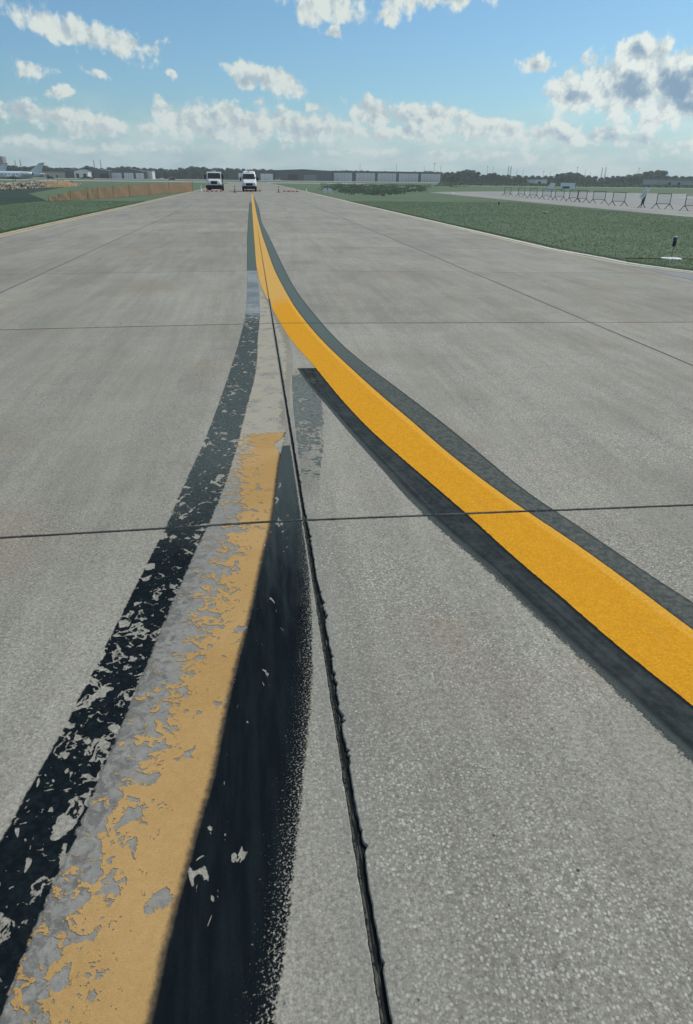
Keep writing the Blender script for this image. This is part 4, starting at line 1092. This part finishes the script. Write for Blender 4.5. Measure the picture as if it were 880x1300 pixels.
hangar('small white building before the trees left of the squared truck', 185, 194, YH - 20, 216.4, [], M_DOORW, M_DOOR, .6, name='low_building', cat='building')
hangar('small pale roofed building among the trees right of the long hangar row', 600, 615, 1000, 225.6, [], M_DOORW, M_DOOR, .5, name='low_building', cat='building')
hangar('small pale shed in front of the dark trees above the barriers', 681, 695, 700, 227.0, [(684, 687, .6, M_OPEN)], M_DOOR, M_DOOR, .8, name='shed', cat='shed')
hangar('long low grey building with a raised roof end at the right border', 834, 905, 690, 227.6, [(850, 853, .6, M_OPEN), (862, 865, .6, M_OPEN)], simple('blue grey wall', (.30, .33, .34), .8), M_DOOR, 1.2, name='low_building', cat='building')
# apartment tower at the far left
Yt = 1500; x0, x1 = AX(-9, Yt), AX(8.2, Yt); top = AZ(2, 198.5, Yt) - GZ
t = thing('apartment_tower', 'grey apartment tower rising over the trees at the left border', 'building', ((x0 + x1) / 2, Yt, GZ)); hw = (x1 - x0) / 2
MB().box(-hw, hw, 0, 20, 0, top, .3).build('wall', simple('tower concrete', (.20, .20, .18), .8, var=.05, sc=.2), t)
MB().box(-hw * .5, hw * .4, 3, 12, top, top + 3).build('plant_room', M_BDK, t)
for k in range(5):
    xa = -hw + .8 + k * (2 * hw - 1) / 5; MB().box(xa, xa + hw * .16, -.3, -.01, 4, top - 2).build('window_column', M_GLASS, t)

# skyline poles and masts
def mast(label, px, pyt, Y=1050, lattice=False, arm=False, lean=0):
    x = AX(px, Y); h = AZ(px, pyt, Y) - GZ; t = thing('light_mast', label, 'mast', (x, Y, GZ), 0, 'masts on the skyline')
    r_ = .42 if lattice else .30
    m = MB()
    if lattice:
        for s_ in (-1, 1):
            for q in (-1, 1): m.tube((s_ * .8, q * .8, 0), (s_ * .35, q * .35, h), .16, .10, 5)
        k = 0.
        while k < h - 2: m.tube((-.7, -.7, k), (.7, -.7, k + 2), .09, .09, 4); m.tube((.7, -.7, k), (-.7, -.7, k + 2), .09, .09, 4); k += 2.2
    else: m.tube((0, 0, 0), (0, 0, h), r_, r_ * .6, 8)
    m.build('pole', M_MAST, t)
    if arm: MB().box(-1.1, 1.1, -.3, .3, h - .9, h - .1, .1).build('lamp_head', M_MAST2, t)
    return t
M_MAST = simple('weathered mast', (.30, .27, .24), .7, var=.2, sc=1); M_MAST2 = simple('lamp housing', (.40, .33, .25), .6)
for px, pt, lat, arm, lab in ((23, 203.5, 1, 0, 'left of a pair of thin lattice masts above the left jet'), (29.5, 202.5, 1, 0, 'right of a pair of thin lattice masts above the left jet'),
        (122, 203, 1, 0, 'left of a pair of thin lattice masts above the hangar with the black opening'), (130.3, 202.5, 1, 0, 'right of a pair of thin lattice masts above the hangar with the black opening'),
        (457, 208, 0, 0, 'single pole above the second pale door of the hangar row'), (503, 208, 0, 0, 'single pole above the middle of the hangar row'), (538, 210.5, 0, 0, 'short pole above the right end of the hangar row'),
        (550.8, 207, 0, 1, 'lamp mast over the last door of the hangar row'), (559, 209, 0, 0, 'thin pole just past the right end of the hangar row'), (618, 211, 0, 1, 'lamp mast left of a close pole over the right trees'),
        (625, 211, 0, 0, 'thin pole right beside the first lamp mast over the right trees'), (644.5, 210.5, 1, 0, 'left of two close lattice masts over the trees'), (647.6, 210.8, 1, 0, 'right of two close lattice masts over the trees'),
        (655.5, 216, 0, 0, 'low thin pole right of the two close lattice masts'), (663.3, 215.5, 0, 0, 'low lone pole between mast pairs over the trees'), (689.5, 217, 0, 1, 'low lamp mast above the pale shed'),
        (698, 218, 0, 0, 'short pole right of the pale shed'), (731.5, 212, 0, 1, 'lamp mast above the wide white sign'), (742, 214.5, 0, 0, 'thin pole right of the wide white sign'), (749, 218, 0, 0, 'short pole between the thin pole and the tall mast pair'),
        (763, 212, 1, 0, 'left of the tall leaning mast pair over the far trees'), (767.5, 212, 1, 0, 'right of the tall leaning mast pair over the far trees'), (809.5, 213, 0, 1, 'lamp mast on the shoulder of the tall tree hump'),
        (258.6, 211, 0, 0, 'white flagpole between the trees left of the squared truck')):
    mast(lab, px, pt, 1050, bool(lat), bool(arm))

# distant parked vehicles on the hangar apron
def far_car(label, px, Y, mat, L=4.6, h=1.5, rz=0.):
    t = thing('parked_vehicle', label, 'vehicle', (AX(px, Y), Y, GZ + .03), rz); m = MB()
    m.loft([[(-L / 2, y, .35), (-L / 2, y, .85), (-L * .28, y, .95), (-L * .18, y * .85, h), (L * .22, y * .85, h), (L * .36, y, .95), (L / 2, y, .8), (L / 2, y, .35)] for y in (-.85, .85)]); m.build('body', mat, t)
    MB().loft([[(-L * .24, y, .98), (-L * .165, y, h - .1), (L * .20, y, h - .1), (L * .30, y, .98)] for y in (-.86, .86)]).build('window', M_GLASS, t)
    for a in (-.3, .3):
        for s_ in (-1, 1): MB().tube((a * L, s_ * .9 - .1 * s_, .33), (a * L, s_ * .9, .33), .33, .33, 12).build('wheel', M_RUB, t)
    return t
far_car('white van parked before the dark hangar right of the high-roof van', 352.5, 760, M_WHITE, 6.0, 2.5)
far_car('small dark car on the far apron right of the orange netting', 64, 560, M_BLACK)
far_car('long dark vehicle on the far apron below the white gabled building', 110, 600, M_BLACK, 11, 1.7)
far_car('pale car parked before the trees left of the squared truck', 205, 760, M_WHITE)
far_car('dark car far behind the right end of the orange mesh fence', 218, 560, M_BLACK)
far_car('white car parked nearest the flagpole', 217, 770, M_WHITE, 4.6, 2.1)
far_car('grey car before the trees between fence and truck', 240, 760, M_GREY)

# ------------------------------------------------------------------ trees
M_BARK = simple('bark', (.055, .045, .035), .9, .1)
M_LEAF = [mat_leaf('tree leaves %s' % n, a, b) for n, a, b in (('dark', (.020, .036, .020), (.050, .075, .036)), ('mid', (.030, .050, .024), (.072, .098, .048)), ('olive', (.038, .055, .026), (.085, .105, .055)))]
protos = []
for k in range(7):
    r = random.Random(100 + k); t = thing('tree', 'x', 'tree', (0, 0, 0)); V, F = [], []; hh = 12.
    nl = r.randint(6, 10)
    for i in range(nl):
        a = r.uniform(0, 6.28); d = r.uniform(.5, 4.2); z_ = r.uniform(4.2, 10.2); d *= 1 - max(0, z_ - 7) / 6
        rr = r.uniform(1.6, 3.0)
        leafmass(150, math.cos(a) * d, math.sin(a) * d, z_, rr, rr, rr * .85, .55, r, V, F)
    leafmass(260, 0, 0, 6.4, 5.0, 5.0, 4.6, .6, r, V, F)
    leafmass(200, 0, 0, 2.8, 4.6, 4.6, 2.8, .6, r, V, F)
    m = MB(); m.tube((0, 0, -.2), (.1, 0, 5), .38, .22, 8)
    for i in range(4): a = i * 1.6 + r.random(); m.tube((.05, 0, 3 + i * .5), (math.cos(a) * 2.6, math.sin(a) * 2.6, 7), .16, .05, 6)
    m.build('trunk', M_BARK, t); obj('crown', V, F, M_LEAF[k % 3], t); protos.append(t)
used = [False] * 7
def tree(px, Y, pyt, wscale, label, group):
    k = rnd.randrange(7)
    t = protos[k] if not used[k] else copy_tree(protos[k]); used[k] = True
    h = AZ(px, pyt, Y) - GZ; s_ = h / 12.4; t.location = (AX(px, Y), Y, GZ); t.scale = (s_ * wscale, s_ * wscale, s_); t.rotation_euler = (0, 0, rnd.uniform(0, 6.28)); tag(t, label, 'tree', group)
    return t
def topline(px):
    pts = [(-60, 207), (0, 207), (15, 208.5), (30, 210.5), (60, 209.5), (75, 212), (105, 211), (112, 209), (125, 213), (150, 211), (157, 209), (172, 211), (185, 212.5), (200, 212), (215, 213.5), (240, 210.5), (262, 211), (300, 212.5), (330, 213), (360, 215), (400, 216.5), (412, 216), (430, 214.5), (455, 215.5), (480, 216.8), (520, 217), (545, 216), (560, 218), (575, 216.5), (592, 213), (602, 214.5), (612, 220), (622, 218.5), (645, 220.5), (670, 222), (686, 221), (700, 221), (718, 217.5), (732, 217.5), (740, 221), (765, 224), (790, 222), (815, 217.5), (828, 215), (836, 214), (844, 217), (849, 222), (858, 221.5), (868, 223), (880, 221.5), (960, 221)]
    for a, b in zip(pts, pts[1:]):
        if a[0] <= px <= b[0]: return a[1] + (b[1] - a[1]) * (px - a[0]) / (b[0] - a[0])
    return 220
ZONES = [(-99, 60, 'tree in the skyline row behind the parked jets at the left'), (60, 140, 'tree in the skyline row behind the beige and gabled buildings'), (140, 195, 'tree in the skyline row behind the three white hangar doors'),
         (195, 262, 'tree in the row between the white-doored hangar and the squared truck'), (262, 330, 'tree in the skyline row behind the truck and the van'), (330, 425, 'tree showing over the dark hangar roof right of the van'),
         (425, 562, 'tree showing over the roof of the long hangar row'), (562, 615, 'tall tree in the clump right after the hangar row'), (615, 700, 'low dark tree in the row under the skyline masts'), (700, 790, 'dark tree in the row behind the two white signs'),
         (790, 850, 'big dark tree in the tall hump near the right border'), (850, 1100, 'tree behind the long grey building at the right border')]
def zone(px):
    for a, b, l in ZONES:
        if a <= px < b: return l
px = -45
while px < 935:
    big = 790 < px < 850
    Y = rnd.uniform(1000, 1080) if px < 562 else rnd.uniform(820, 900)
    vis_base = 240
    pt = topline(px) + abs(rnd.gauss(0, .7)); l = zone(px)
    tree(px, Y, pt - .3, rnd.uniform(1.1, 1.5) if not big else 1.3, l, l.replace('tree in', 'trees in').replace('tree ', 'trees ', 1) if 'trees' not in l else l)
    px += rnd.uniform(5., 8.5) * (1 if px < 562 else 1.05)
px = 195
while px < 300:          # nearer looser row
    l = 'rounder tree standing in front of the skyline row left of the squared truck' if px < 262 else 'rounder tree standing just behind the squared truck and van'
    tree(px, rnd.uniform(905, 940), topline(px) + rnd.uniform(2.5, 4.), 1.0, l, 'rounder trees in front of the skyline row'); px += rnd.uniform(7, 11)
px = 565
while px < 860:
    l = 'low bushy tree at the foot of the right skyline trees, left of the pale shed' if px < 681 else 'low bushy tree at the foot of the right skyline trees, right of the pale shed'
    tree(px, rnd.uniform(745, 790), max(topline(px) + rnd.uniform(3, 5.5), 222.5), 1.2, l, 'low bushy trees at the foot of the right skyline'); px += rnd.uniform(7, 10)
# hedges that close the foot of the trees
V, F = [], []
for _ in range(9000):
    px = rnd.uniform(-50, 935); Y = rnd.uniform(960, 975) if px < 562 else rnd.uniform(715, 735)
    leafmass(1, AX(px, Y), Y, GZ + 1.6, 1.5, 1.5, 1.7, .9, rnd, V, F)
tag(obj('hedgerow', V, F, M_LEAF[0], kind='stuff'), 'dark hedge along the foot of the distant trees', 'hedge')
V, F = [], []
for _ in range(5200):
    px = rnd.uniform(560, 935); Y = rnd.uniform(318, 520); leafmass(1, AX(px, Y), Y, GZ + .4, 2., 2., .5, .55, rnd, V, F)
tag(obj('scrub', V, F, M_WEED, kind='stuff'), 'dark scrub strip between the far apron and the distant trees', 'scrub')

# ------------------------------------------------------------------ haze: closed box of even, thin air round everything
def haze():
    m = bpy.data.materials.new('haze'); m.use_nodes = True; nt = m.node_tree; nt.nodes.clear()
    o_ = nt.nodes.new('ShaderNodeOutputMaterial'); v = nt.nodes.new('ShaderNodeVolumePrincipled')
    v.inputs['Color'].default_value = (.86, .97, 1., 1); v.inputs['Density'].default_value = HAZE; v.inputs['Anisotropy'].default_value = .2
    nt.links.new(v.outputs[0], o_.inputs['Volume'])
    q = MB().box(-2850, 2850, -450, 3250, GZ - 1.2, 75); o = q.build('haze', m, kind='stuff'); tag(o, 'thin pale air softening the far trees and hangars', 'haze')
HAZE = .00022
haze()
